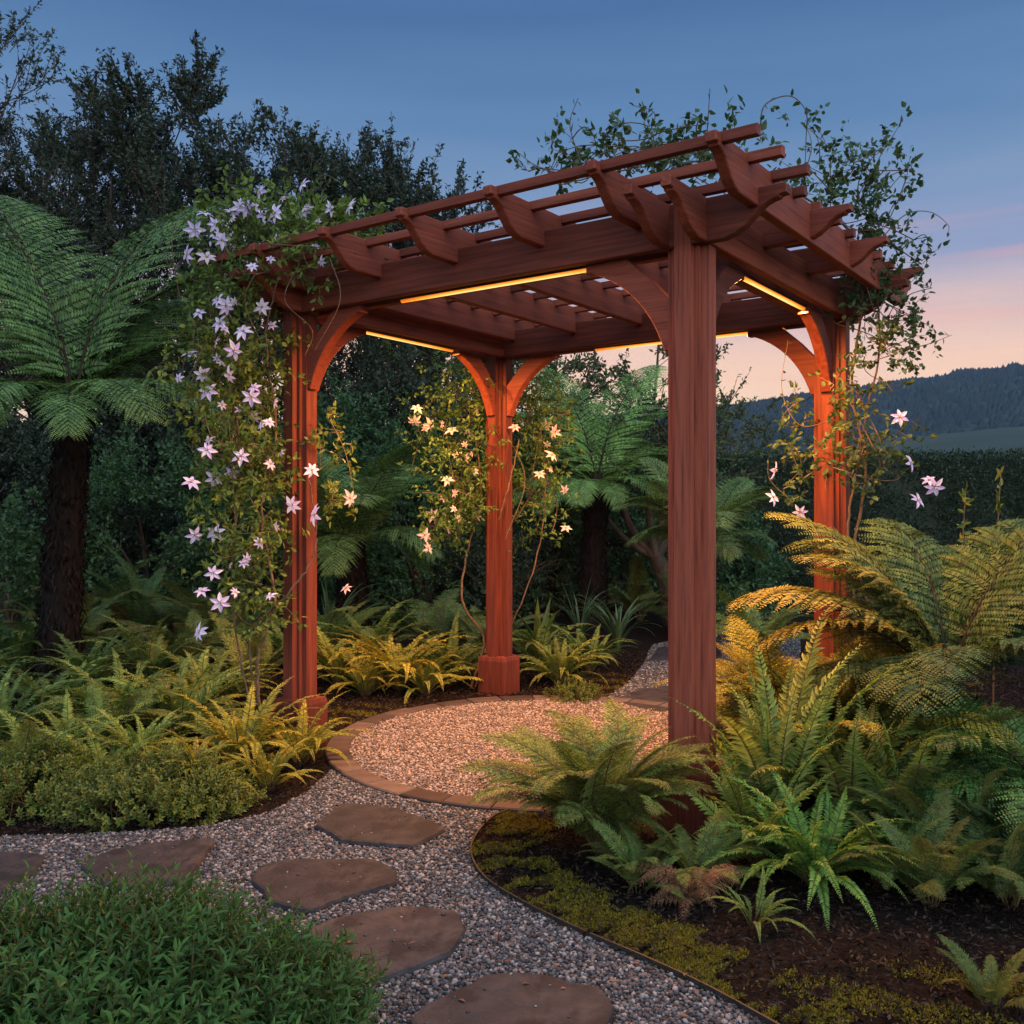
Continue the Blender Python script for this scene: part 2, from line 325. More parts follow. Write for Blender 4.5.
def XF(u, v, z, ax):                          # local x along u ('u'), v ('v') or upwards ('z')
    if ax == 'u': B = Matrix(((1, 0, 0, u), (0, 1, 0, v), (0, 0, 1, z), (0, 0, 0, 1)))
    elif ax == 'v': B = Matrix(((0, -1, 0, u), (1, 0, 0, v), (0, 0, 1, z), (0, 0, 0, 1)))
    elif ax == '-u': B = Matrix(((-1, 0, 0, u), (0, -1, 0, v), (0, 0, 1, z), (0, 0, 0, 1)))
    else: B = Matrix(((0, 1, 0, u), (0, 0, 1, v), (1, 0, 0, z), (0, 0, 0, 1)))
    return Mw @ B
PWm = Matrix.Translation(perg.location)
def rect(x0, x1, z0, z1): return [(x0, z0), (x1, z0), (x1, z1), (x0, z1)]
def tail_shape(L0, L1, h, cut=.26, tip=.05):
    """long board with both ends cut to the swept curve of the photograph"""
    k = h/.17; c_ = cut/.26                      # flat bottom, rounded shoulder, hollow, blunt tip
    T = [(.25*c_, 0), (.205*c_, .012*k), (.165*c_, .034*k), (.132*c_, .062*k), (.106*c_, .088*k), (.08*c_, .106*k), (.055*c_, .116*k), (.03*c_, .121*k), (.026*c_, .129*k), (0, .133*k)]
    right = [(L1-x, z) for x, z in T]+[(L1, h-.006), (L1-.006, h)]
    left = [(L0+.006, h), (L0, h-.006)]+[(L0+x, z) for x, z in T[::-1]]
    return right+left
BH = .17
# posts: a core with a raised board on each face, standing in a plinth
corners = {'near': (0, 0), 'left': (LA, 0), 'back': (LA, LB), 'right': (0, LB)}
for k, (u, v) in corners.items():
    c = PW/2; mb = MB()
    w, q, st = PW/2, PW/2-.05, .030            # half width, half width of the recess, step
    out = []
    a, b = w, w-st
    prof = [(b, -b), (b, -q), (a, -q+.002), (a, q-.002), (b, q), (b, b), (q, b), (q-.002, a), (-q+.002, a), (-q, b), (-b, b), (-b, q), (-a, q-.002), (-a, -q+.002), (-b, -q), (-b, -b), (-q, -b), (-q+.002, -a), (q-.002, -a), (q, -b)]
    P = np.array(prof); n = len(P); zs = np.array([.0, .2, 2.0, HB+.16])
    V = np.concatenate([np.stack([np.full(n, z), P[:, 0], P[:, 1]], -1) for z in zs]); i = np.arange(n); kk = (i+1) % n
    vv = rng.random()
    mb.add(V, np.concatenate([np.stack([s*n+i, s*n+kk, (s+1)*n+kk, (s+1)*n+i], -1) for s in range(len(zs)-1)]), 0, vv)
    mb.P.append((np.array([list(range(3*n, 4*n))]), 0, np.array([vv])))
    po = mb.build('post', M['wood'], perg); Wp = XF(u+c, v+c, 0, 'z'); po.matrix_local = PWm.inverted() @ Wp
    pl = MB(); hw = .103; zz_ = [0, .235, .262, .268]; ww = [hw, hw, hw-.006, hw-.028]
    V = np.concatenate([[(z, -x, -x), (z, x, -x), (z, x, x), (z, -x, x)] for z, x in zip(zz_, ww)]); i = np.arange(4); kk = (i+1) % 4
    pl.add(V, np.concatenate([np.stack([s*4+i, s*4+kk, (s+1)*4+kk, (s+1)*4+i], -1) for s in range(3)]), 0, rng.random()); pl.P.append((np.array([[12, 13, 14, 15]]), 0, np.array([.5])))
    po2 = pl.build('plinth', M['wood'], po)
# double beams
OV = .33
for v in (.026, PW-.026, LB+.026, LB+PW-.026):
    board('beam', tail_shape(-OV if v < LB+.1 and v != PW-.026 else -.10, LA+PW+OV, BH), .046, XF(0, v, HB, 'u'), perg, PWm)
for u in (.008, PW-.008, LA+.008, LA+PW-.008):
    board('beam', tail_shape(-OV+.02, LB+PW+OV-.02, BH), .042, XF(u, 0, HB+.003, 'v'), perg, PWm)
# rafters and roof battens
RZ, RH = HB+.10, .165
for u in np.arange(6)*.4817-.2:
    board('rafter', tail_shape(-.385, LB+PW+.385, RH, .22, .045), .044, XF(u, 0, RZ, 'v'), perg, PWm)
for v in np.linspace(-.324, LB+.25, 11):
    L0, L1 = -.345-rng.random()*.02+(.09 if v > .2 else 0), LA+PW+.2+rng.random()*.05
    board('batten', rect(L0, L1, -.019, .019), .036, XF(0, v, RZ+RH-.0135, 'u'), perg, PWm, .003)
# short tails that carry the eaves out over the right-hand beam
for v in (.62, 1.2, LB+.08):
    board('rafter_tail', [(p[0], p[1]) for p in tail_shape(-.37, .5, .125, .2, .045)], .05, XF(-.02, v, HB+BH-.06, 'u'), perg, PWm)
# knee braces
def brace():
    t = np.linspace(0, 1, 14); q = [((1-a)**2*.035+2*a*(1-a)*.122+a*a*.38, (1-a)**2*-.40+2*a*(1-a)*-.1325+a*a*-.035) for a in t]
    return [(0, -.40)]+q+[(.405, -.035), (.405, 0), (.21, 0), (.10, -.098), (0, -.205)]
BR = brace()
# (post corner u,v ; direction) – each post has one brace along u and one along v
for (u, v), su, sv in (((0, 0), 1, 1), ((LA, 0), -1, 1), ((LA, LB), -1, -1), ((0, LB), 1, -1)):
    uu = u+(PW if su > 0 else 0); vv_ = v+(PW if sv > 0 else 0)
    board('knee_brace', [(su*x, z) for x, z in BR], .06, XF(uu-su*.014, v+PW/2, HB, 'u'), perg, PWm)
    board('knee_brace', [(sv*x, z) for x, z in BR], .06, XF(u+PW/2, vv_-sv*.014, HB+.003, 'v'), perg, PWm)

# light strips under the four beams
def strip(u, v, L, ax, label, power):
    Mx = XF(u, v, HB, ax); t = thing('light_strip', Mx.to_translation(), label, 'light', 'warm light strips under the pergola beams')
    t.matrix_basis = Mx
    mb = MB()
    def bx(mb, x0, x1, y0, y1, z0, z1):
        v_ = [(x, y, z) for z in (z0, z1) for y in (y0, y1) for x in (x0, x1)]; mb.add(v_, [[0, 2, 3, 1], [4, 5, 7, 6], [0, 1, 5, 4], [2, 6, 7, 3], [0, 4, 6, 2], [1, 3, 7, 5]])
    bx(mb, -L/2, L/2, -.015, .015, -.004, .008); mb.build('channel', M['channel'], t)
    mb = MB(); a = np.linspace(0, math.pi, 9); pr = np.stack([-.013*np.cos(a), -.004-.014*np.sin(a)], -1); n = len(pr); xs = np.linspace(-L/2, L/2, 41)
    V = np.concatenate([np.stack([np.full(n, x), pr[:, 0], pr[:, 1]], -1) for x in xs]); i = np.arange(n-1)
    for q in range(40):
        end = min(1, .25+min(q+.5, 39.5-q)/13); mb.add(V, np.stack([q*n+i, q*n+i+1, (q+1)*n+i+1, (q+1)*n+i], -1), 0, np.clip(np.sin((i+.5)/8*math.pi)**.8*end, 0, 1))
    mb.build('diffuser', M['glow'], t)
    la = bpy.data.lights.new('strip_lamp', 'AREA'); la.shape = 'RECTANGLE'; la.size = L; la.size_y = .02; la.energy = power; la.color = (1, .37, .09)
    lo = bpy.data.objects.new('strip_lamp', la); COL.objects.link(lo); lo.parent = t; lo.location = (0, 0, -.022)
    return t
LP = 106
strip(1.02, PW/2, 1.25, 'u', 'glowing warm light strip under the long front beam beside the thick near post', LP)
strip(PW/2, .98, 1.0, 'v', 'short bright light strip under the right hand beam, between the near and right posts', LP)
strip(LA+PW/2, .86, 1.05, 'v', 'thin glowing light strip under the left side beam, running back from the left post', LP)
strip(.98, LB+PW/2, 1.25, 'u', 'light strip under the rear beam, partly behind the near post brace', LP)

# ------------------------------------------------------------------ pad, path, stones
PC = np.array([.25, 5.24]); PR = 1.25
def disc(name, r, z, m):
    a = np.linspace(0, 2*np.pi, 96, endpoint=False); return sheet(name, np.stack([PC[0]+r*np.cos(a), PC[1]+r*np.sin(a)], -1), z, m)
edge_px = [(512, 813), (492, 822), (476, 840), (471, 858), (484, 882), (520, 906), (580, 936), (640, 962), (700, 990), (762, 1024), (850, 1075)]
edge_pts = np.array([gr(*p)[:2] for p in edge_px]); edge_c = spline(np.c_[edge_pts, np.zeros(len(edge_pts))], 120)
left_px = [(-260, 850), (-80, 845), (0, 838), (80, 836), (200, 829), (270, 814), (308, 792), (330, 772)]
path_poly = [tuple(gr(*p)[:2]) for p in left_px]+[(PC[0]-.3, PC[1]-.6), (PC[0]+.1, PC[1]-1.0)]+[tuple(p[:2]) for p in edge_c]+[(.9, 1.2), (-2.5, 1.2)]
sheet('gravel_path', path_poly, .004, M['grit'])
back_px = [(596, 706), (628, 684), (644, 664), (652, 646), (700, 634), (800, 634), (800, 668), (752, 690), (748, 716), (690, 726)]
back_poly = [tuple(gr(*p)[:2]) for p in back_px]
sheet('back_path', back_poly, .004, M['grit'])
disc('gravel_pad', PR-.06, .008, M['grit'])
# ring of edging stones
ns = 34
for k in range(ns):
    a0, a1 = 2*np.pi*k/ns+.0035, 2*np.pi*(k+1)/ns-.0035; r0, r1 = PR-.12, PR; j = rng.normal(size=3)*.002
    am = (a0+a1)/2; cx = np.array([PC[0]+(r0+r1)/2*np.cos(am), PC[1]+(r0+r1)/2*np.sin(am)])
    aa = np.linspace(a0, a1, 5); mb = MB(); b = .006; rings = []
    for z, q in ((-.02, 0), (.014+j[0], 0), (.020+j[0], b)):
        bb = np.linspace(a0+q/PR, a1-q/PR, 5)
        rings.append(np.concatenate([np.stack([PC[0]+(r1-q)*np.cos(bb), PC[1]+(r1-q)*np.sin(bb), np.full(5, z)], -1), np.stack([PC[0]+(r0+q)*np.cos(bb[::-1]), PC[1]+(r0+q)*np.sin(bb[::-1]), np.full(5, z)], -1)]))
    V = np.concatenate(rings)-np.array([cx[0], cx[1], 0]); n = 10; i = np.arange(n); kk = (i+1) % n
    vv = rng.random(); mb.add(V, np.concatenate([np.stack([s*n+i, s*n+kk, (s+1)*n+kk, (s+1)*n+i], -1) for s in range(2)]), 0, vv); mb.P.append((np.array([list(range(20, 30))]), 0, np.array([vv])))
    o = mb.build('edging_stone', M['edge_stone']); o.location = (cx[0], cx[1], 0)
    tag(o, 'brown edging stone in the ring around the round gravel pad', 'edging stone', 'edging stones around the round gravel pad')
# flagstones
def slab(px, label, top=.026, pts=None, group='stepping stones in the gravel path'):
    P = np.array([gr(*p, top)[:2] for p in px]); c = P.mean(0); n0 = len(P); Q = []
    for i in range(n0):
        a, b = P[i], P[(i+1) % n0]; m = max(2, int(np.linalg.norm(b-a)/.03))
        for t in np.arange(m)/m: Q.append(a+(b-a)*t)
    Q = np.array(Q); k = np.array([.0, .14, .72, .14, .0]); Q = np.stack([np.convolve(np.r_[Q[-2:, i], Q[:, i], Q[:2, i]], k, 'valid') for i in (0, 1)], -1)
    nzs = rng.normal(size=len(Q)); nzs = np.convolve(np.r_[nzs[-2:], nzs, nzs[:2]], np.ones(5)/5, 'valid'); d = nrm(Q-c); Q = Q+d*(nzs*.017)[:, None]
    n = len(Q); mb = MB(); V = []
    for s, z in ((1.0, -.01), (1.0, top-.012), (-.006, top-.003), (-.016, top)):
        q = Q if s == 1.0 else Q+d*s
        zz_ = np.full(n, z); V.append(np.c_[q-c, zz_])
    i = np.arange(n); kk = (i+1) % n; vv = rng.random()
    for fr in (.7, .35): V.append(np.c_[(Q+d*-.016-c)*fr, np.full(n, top)])
    mb.add(np.concatenate(V+[np.array([[0, 0, top]])]), np.concatenate([np.stack([s*n+i, s*n+kk, (s+1)*n+kk, (s+1)*n+i], -1) for s in range(5)]), 0, vv)
    mb.P.append((np.stack([5*n+i, 5*n+kk, np.full(n, 6*n)], -1), 0, np.full(n, vv)))
    o = mb.build('stepping_stone', M['slab'], smooth=False); o.location = (c[0], c[1], 0); tag(o, label, 'stepping stone', group); SLABS.append(Q); return o
SLABS = []
slab([(318, 824), (338, 801), (372, 803), (400, 806), (447, 826), (412, 845), (340, 839)], 'brown stepping stone nearest the ring of edging stones')
slab([(252, 880), (262, 864), (285, 858), (370, 857), (402, 868), (398, 881), (345, 896), (310, 909), (270, 900)], 'stepping stone with a dark chipped patch, second from the round pad')
slab([(304, 928), (340, 916), (408, 904), (458, 908), (461, 924), (446, 950), (375, 981), (345, 972)], 'broad tan stepping stone right beside the foreground shrub')
slab([(410, 1018), (440, 995), (484, 972), (540, 970), (600, 984), (610, 1000), (602, 1040), (560, 1080), (430, 1075)], 'large stepping stone cut off by the bottom of the photo')
slab([(78, 862), (110, 848), (150, 841), (212, 838), (208, 852), (190, 876), (140, 886), (95, 880)], 'grey stepping stone behind the foreground shrub, second from the left')
slab([(-40, 856), (0, 850), (48, 853), (30, 871), (2, 888), (-40, 894)], 'grey stepping stone cut off by the left side of the photo')
slab([(648, 660), (658, 647), (720, 644), (722, 660)], 'flat blue grey slab furthest along the back path behind the near post', .02)
slab([(612, 700), (640, 688), (686, 684), (700, 700), (660, 712)], 'flat grey slab beside the round pad where the back path starts', .02)
# metal edging
mb = MB(); c3 = edge_c[:, :2]; tn = nrm(np.gradient(c3, axis=0)); nn = np.stack([-tn[:, 1], tn[:, 0]], -1); n = len(c3)
V = np.concatenate([np.c_[c3+nn*w, np.full(n, z)] for w, z in ((-.003, -.03), (-.003, .024), (.003, .024), (.003, -.03))]); i = np.arange(n-1)
mb.add(V, np.concatenate([np.stack([s*n+i, s*n+i+1, (s+1)*n+i+1, (s+1)*n+i], -1) for s in range(3)])); tag(mb.build('garden_edging', M['steel']), 'thin dark metal edging strip curving along the mossy bed', 'edging')

# pebbles
PH = (1+5**.5)/2
ICO = nrm(np.array([[-1, PH, 0], [1, PH, 0], [-1, -PH, 0], [1, -PH, 0], [0, -1, PH], [0, 1, PH], [0, -1, -PH], [0, 1, -PH], [PH, 0, -1], [PH, 0, 1], [-PH, 0, -1], [-PH, 0, 1]], float))
ICF = np.array([[0, 11, 5], [0, 5, 1], [0, 1, 7], [0, 7, 10], [0, 10, 11], [1, 5, 9], [5, 11, 4], [11, 10, 2], [10, 7, 6], [7, 1, 8], [3, 9, 4], [3, 4, 2], [3, 2, 6], [3, 6, 8], [3, 8, 9], [4, 9, 5], [2, 4, 11], [6, 2, 10], [8, 6, 7], [9, 8, 1]])
def pebbles(name, P, size, m, z0):
    n = len(P); sc = size*(.6+.8*rng.random(n)**1.5); st = np.stack([1+.35*rng.random(n), .75+.3*rng.random(n), .5+.3*rng.random(n)], -1)
    v = ICO[None]*(1+rng.normal(size=(n, 12, 1))*.09)*st[:, None]*(sc/2)[:, None, None]
    a = rng.random(n)*2*np.pi; t = rng.normal(size=n)*.35; ca, sa = np.cos(a)[:, None], np.sin(a)[:, None]; ct, s_ = np.cos(t)[:, None], np.sin(t)[:, None]
    x, y, z = v[..., 0], v[..., 1], v[..., 2]; x, z = x*ct-z*s_, x*s_+z*ct; x, y = x*ca-y*sa, x*sa+y*ca
    v = np.stack([x, y, z], -1)+np.c_[P, z0+rng.random(n)*size*.45][:, None]
    mb = MB(); mb.add(v.reshape(-1, 3), (np.arange(n)[:, None, None]*12+ICF[None]).reshape(-1, 3), 0, np.repeat(rng.random(n), 20))
    return tag(mb.build(name, m, smooth=True), kind='stuff')
def scatter(poly, dens, ymin=None, ymax=None):
    P = np.array(poly); lo, hi = P.min(0), P.max(0); lo[1] = max(lo[1], ymin) if ymin else lo[1]; hi[1] = min(hi[1], ymax) if ymax else hi[1]
    n = int((hi-lo).prod()*dens); g = int(math.sqrt(n)); nx = max(1, int((hi-lo)[0]*math.sqrt(dens))); ny = max(1, int((hi-lo)[1]*math.sqrt(dens)))
    X, Yy = np.meshgrid(np.arange(nx), np.arange(ny)); Q = np.stack([X.ravel(), Yy.ravel()], -1).astype(float)+rng.random((nx*ny, 2))*1.0
    Q = lo+Q/np.array([nx, ny])*(hi-lo); return Q[inside(Q, poly)]
def off_slabs(Q, grow=0.0):
    k = np.ones(len(Q), bool)
    for s in SLABS: c = s.mean(0); k &= ~inside(Q, c+(s-c)*(1-.02/np.linalg.norm(s-c, axis=1).mean()))
    return Q[k]
Q = off_slabs(scatter(path_poly, 9000, 2.2)); Q = Q[np.linalg.norm(Q-PC, axis=1) > PR+.005]; Q = Q[np.abs(Q[:, 0]/Q[:, 1]) < .6]
pebbles('path_gravel', Q, .0142, M['pebble'], .004)
Q = off_slabs(scatter(back_poly, 5000)); Q = Q[np.linalg.norm(Q-PC, axis=1) > PR+.005]; pebbles('back_gravel', Q, .0175, M['pebble'], .004)
a = np.linspace(0, 2*np.pi, 60); Q = scatter(np.stack([PC[0]+(PR-.125)*np.cos(a), PC[1]+(PR-.125)*np.sin(a)], -1), 8600)
pebbles('pad_gravel', Q, .0142, M['pad_pebble'], .008)
n = 170; Q = np.concatenate([scatter(path_poly, 60, 2.3)[:110], PC+rng.normal(size=(60, 2))*.6]); n = len(Q); mb = MB(); D = rdir(n); D[:, 2] *= .2; leaves(mb, np.c_[Q, .024+rng.random(n)*.008], D, rdir(n, 2.5), .018+.02*rng.random(n), .011, 0, shape='tri4')
tag(mb.build('fallen_leaves', M['dry']), kind='stuff')
Q = np.concatenate([s_.mean(0)+rng.normal(size=(26, 2))*.16 for s_ in SLABS[:6]]); Q = Q[np.any([inside(Q, s_) for s_ in SLABS], axis=0)]
pebbles('stray_gravel', Q, .0095, M['pebble'], .024)
# bark chips over the beds
def clear_of_hard(Q):
    k = ~inside(Q, path_poly) & ~inside(Q, back_poly) & (np.linalg.norm(Q-PC, axis=1) > PR+.012); return Q[k]
def chips(name, box, dens, size):
    x0, x1, y0, y1 = box; n = int((x1-x0)*(y1-y0)*dens); Q = np.c_[x0+rng.random(n)*(x1-x0), y0+rng.random(n)*(y1-y0)]; Q = clear_of_hard(Q); Q = Q[np.abs(Q[:, 0]/Q[:, 1]) < .62]; n = len(Q)
    mb = MB(); D = rdir(n); D[:, 2] *= .35; U = rdir(n, 2.2); leaves(mb, np.c_[Q, .004+rng.random(n)*.02], D, U, size*(.5+rng.random(n)*1.3), size*(.2+.3*rng.random(n)), shape='q', var=rng.random(n)**2.2)
    return tag(mb.build(name, M['chip']), kind='stuff')
chips('bark_mulch', (-4, 4, 2.2, 8.5), 5200, .02)
def moss(name, Qs, label=None):
    n = len(Qs); mb = MB(); z = .004+rng.random(n)*.009; D = rdir(n, .7); leaves(mb, np.c_[Qs, z], D, rdir(n, .3), .006+.009*rng.random(n), .005, shape='q'); return tag(mb.build(name, M['moss']), kind='stuff')
def patchy(Q, s, thr, seed):
    r = np.random.default_rng(seed); v = np.zeros(len(Q))
    for k in range(9):
        w = r.normal(size=2)*s*(1+k*.35); v += np.sin(Q@w+r.random()*6.28)/(1+k*.25)
    return Q[v > thr]
ec = edge_c[:, :2]
n = 150000; ii = rng.integers(0, len(ec), n); off = rng.random(n)**1.5*.26
Q = ec[ii]+nn[ii]*np.where(True, off, off)[:, None]*np.sign(1)+rng.normal(size=(n, 2))*.02
if inside(Q, path_poly).mean() > .5: Q = ec[ii]-nn[ii]*off[:, None]+rng.normal(size=(n, 2))*.02
Q = clear_of_hard(Q); moss('moss', patchy(Q, 15, .35, 4))
Q = np.concatenate([gr(350, 716)[:2]+rng.normal(size=(9000, 2))*[.16, .14], np.array(gr(612, 688)[:2])+rng.normal(size=(7000, 2))*[.13, .25], np.array(gr(960, 1000)[:2])+rng.normal(size=(9000, 2))*[.26, .08]])
moss('moss_patches', patchy(clear_of_hard(Q), 16, .1, 5))

# ------------------------------------------------------------------ ferns
def axis(L, n, e0, e1, sway=0., p=1.3):
    """a stalk that leaves the ground at elevation e0 and bends over to e1"""
    s = np.linspace(0, 1, n); e = R(e0)+(R(e1)-R(e0))*s**p; yaw = sway*s**1.5
    d = np.stack([np.cos(e)*np.cos(yaw), np.cos(e)*np.sin(yaw), np.sin(e)], -1); pts = np.concatenate([[[0, 0, 0]], np.cumsum((d[1:]+d[:-1])/2*L/(n-1), 0)]); return s, pts, d
def simple_frond(L, e0, e1, npin, wmax, sway=0, stalk=.12, stem='rachis', pw=.34):
    """once-divided frond (sword fern)"""
    s, pts, d = axis(L, 24, e0, e1, sway); mb = MB(); tube(mb, pts, L*.006*(1.15-s), 4, 1, cap=False)
    t = np.linspace(stalk, .985, npin); prof = wmax*np.minimum(1, ((t-stalk)/(.3-stalk*.5))*.75+.3)*np.clip((1-t)/.62, 0, 1)**.7*1.0
    P = np.stack([np.interp(t, s, pts[:, i]) for i in range(3)], -1); T = nrm(np.stack([np.interp(t, s, d[:, i]) for i in range(3)], -1))
    for sg in (1, -1):
        Sd = nrm(np.cross([0, 0, 1.], T))*sg; Un = np.cross(T, Sd)*sg
        th = R(66)-R(22)*t+rng.normal(size=npin)*.06
        D = Sd*np.sin(th)[:, None]+T*np.cos(th)[:, None]+Un*(rng.normal(size=npin)*.12+.12)[:, None]-np.array([0, 0, .12])
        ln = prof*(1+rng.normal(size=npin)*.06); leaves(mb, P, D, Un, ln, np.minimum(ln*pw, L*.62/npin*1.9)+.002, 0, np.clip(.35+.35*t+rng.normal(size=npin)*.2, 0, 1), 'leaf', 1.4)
    return mb
def double_frond(L, e0, e1, npin, wmax, npl, sway=0, stalk=.18, stem='rachis', droop=.35, plw=.42, ptip=.75, shape='q', twist=.22, plf=.86):
    """twice-divided frond (lady fern, tree fern)"""
    s, pts, d = axis(L, 24, e0, e1, sway); mb = MB(); tube(mb, pts, L*.0065*(1.12-s), 5, 1, cap=False)
    t = stalk+(1-stalk)*np.linspace(0, 1, npin)**.92*.985; x = (t-stalk)/(1-stalk); prof = wmax*np.minimum(1, .55+x*2.0)*np.clip(1-x**2.2, 0, 1)**ptip+.008
    P = np.stack([np.interp(t, s, pts[:, i]) for i in range(3)], -1); T = nrm(np.stack([np.interp(t, s, d[:, i]) for i in range(3)], -1))
    for sg in (1, -1):
        Sd = nrm(np.cross([0, 0, 1.], T))*sg; Un = nrm(np.cross(T, Sd)*sg)
        for k in range(npin):
            th = R(74)-R(28)*x[k]+rng.normal()*.05; pl = prof[k]*(1+rng.normal()*.07); tw_ = rng.normal()*twist; m = max(3, int(npl*(pl/wmax)**.8)); q = (np.arange(m)+.6)/m
            D0 = Sd[k]*math.sin(th)+T[k]*math.cos(th)+Un[k]*.1; D0 /= np.linalg.norm(D0)
            cen = P[k]+D0*(q*pl)[:, None]-np.array([0, 0, 1.])*(droop*pl*q**2)[:, None]+T[k]*(pl*.1*q**2)[:, None]; Dq = nrm(D0[None]-np.array([[0, 0, 1.]])*(2*droop*q)[:, None]+T[k][None]*(.2*q)[:, None])
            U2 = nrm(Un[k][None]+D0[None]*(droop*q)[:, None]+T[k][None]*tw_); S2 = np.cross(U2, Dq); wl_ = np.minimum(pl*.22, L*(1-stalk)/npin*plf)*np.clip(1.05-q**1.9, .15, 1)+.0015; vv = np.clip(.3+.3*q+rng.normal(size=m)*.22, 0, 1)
            for s2 in (1, -1):
                DD = S2*s2*.86+Dq*.5+U2*(rng.normal(size=m)*.16)[:, None]; leaves(mb, cen, DD, U2, wl_, np.minimum(wl_*plw, pl/m*.9)+.0015, 0, vv, shape)
            tube(mb, np.vstack([P[k], cen[[m//2, -1]]]), [L*.0022, L*.0016, L*.0007], 3, 1, cap=False)
    return mb
def fmesh(mb, stem='rachis'): return mb.mesh('frond', [M['frond'], M[stem]])
FR = {
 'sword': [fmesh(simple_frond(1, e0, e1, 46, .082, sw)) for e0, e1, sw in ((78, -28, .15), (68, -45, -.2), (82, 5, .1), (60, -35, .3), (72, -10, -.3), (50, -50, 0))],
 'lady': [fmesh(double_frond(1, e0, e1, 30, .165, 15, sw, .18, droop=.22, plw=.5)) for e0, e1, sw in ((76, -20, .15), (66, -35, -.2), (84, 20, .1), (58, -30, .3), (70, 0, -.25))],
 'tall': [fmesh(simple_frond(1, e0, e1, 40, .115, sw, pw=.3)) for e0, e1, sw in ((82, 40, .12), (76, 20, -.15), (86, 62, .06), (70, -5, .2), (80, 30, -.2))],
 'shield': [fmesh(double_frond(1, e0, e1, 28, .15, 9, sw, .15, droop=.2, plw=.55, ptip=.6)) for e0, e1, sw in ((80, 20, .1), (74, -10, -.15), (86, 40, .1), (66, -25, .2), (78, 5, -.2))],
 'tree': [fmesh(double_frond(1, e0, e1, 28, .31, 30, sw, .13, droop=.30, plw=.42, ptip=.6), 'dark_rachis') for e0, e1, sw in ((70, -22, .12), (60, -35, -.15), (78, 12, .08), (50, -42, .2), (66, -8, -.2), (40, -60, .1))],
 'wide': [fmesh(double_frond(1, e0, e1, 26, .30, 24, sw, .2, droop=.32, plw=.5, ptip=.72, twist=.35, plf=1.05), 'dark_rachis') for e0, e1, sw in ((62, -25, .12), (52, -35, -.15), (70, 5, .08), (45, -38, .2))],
}
def fronds(root, kind, n, L, col, lean=0., jit=.12, z=0., first=0., spread=2*math.pi, mix=None, tilt=(0, 0)):
    if kind == 'sword': n = int(n*1.75)
    ms = FR[kind]
    for k in range(n):
        az = first+(k+.5+rng.normal()*.25)*spread/n; me = ms[int(rng.integers(len(ms)))] if mix is None else ms[mix[k % len(mix)]]
        sc = L*(1+rng.normal()*jit); dt = rng.normal()*.09+tilt[0]+tilt[1]*rng.random()
        Mx = Matrix.Translation((math.cos(az)*.02, math.sin(az)*.02, z)) @ Matrix.Rotation(az, 4, 'Z') @ Matrix.Rotation(-dt, 4, 'Y') @ Matrix.Rotation(rng.normal()*.18, 4, 'X') @ Matrix.Scale(max(sc, .1), 4)
        o = link('frond', me, root, Mx); b = 1+rng.normal()*.13; y = 1+rng.normal()*.08; o.color = (col[0]*b*y, col[1]*b, col[2]*b, 1)
def fern(kind, loc, L, n, col, label, group=None, **k):
    t = thing('fern', loc, label, 'fern', group); fronds(t, kind, n, L, col, **k); return t
YG = (.19, .21, .035); MG = (.095, .165, .045); DG = (.06, .125, .038); BG_ = (.075, .15, .055); GOLD = (.21, .235, .035); LG = (.13, .20, .05)
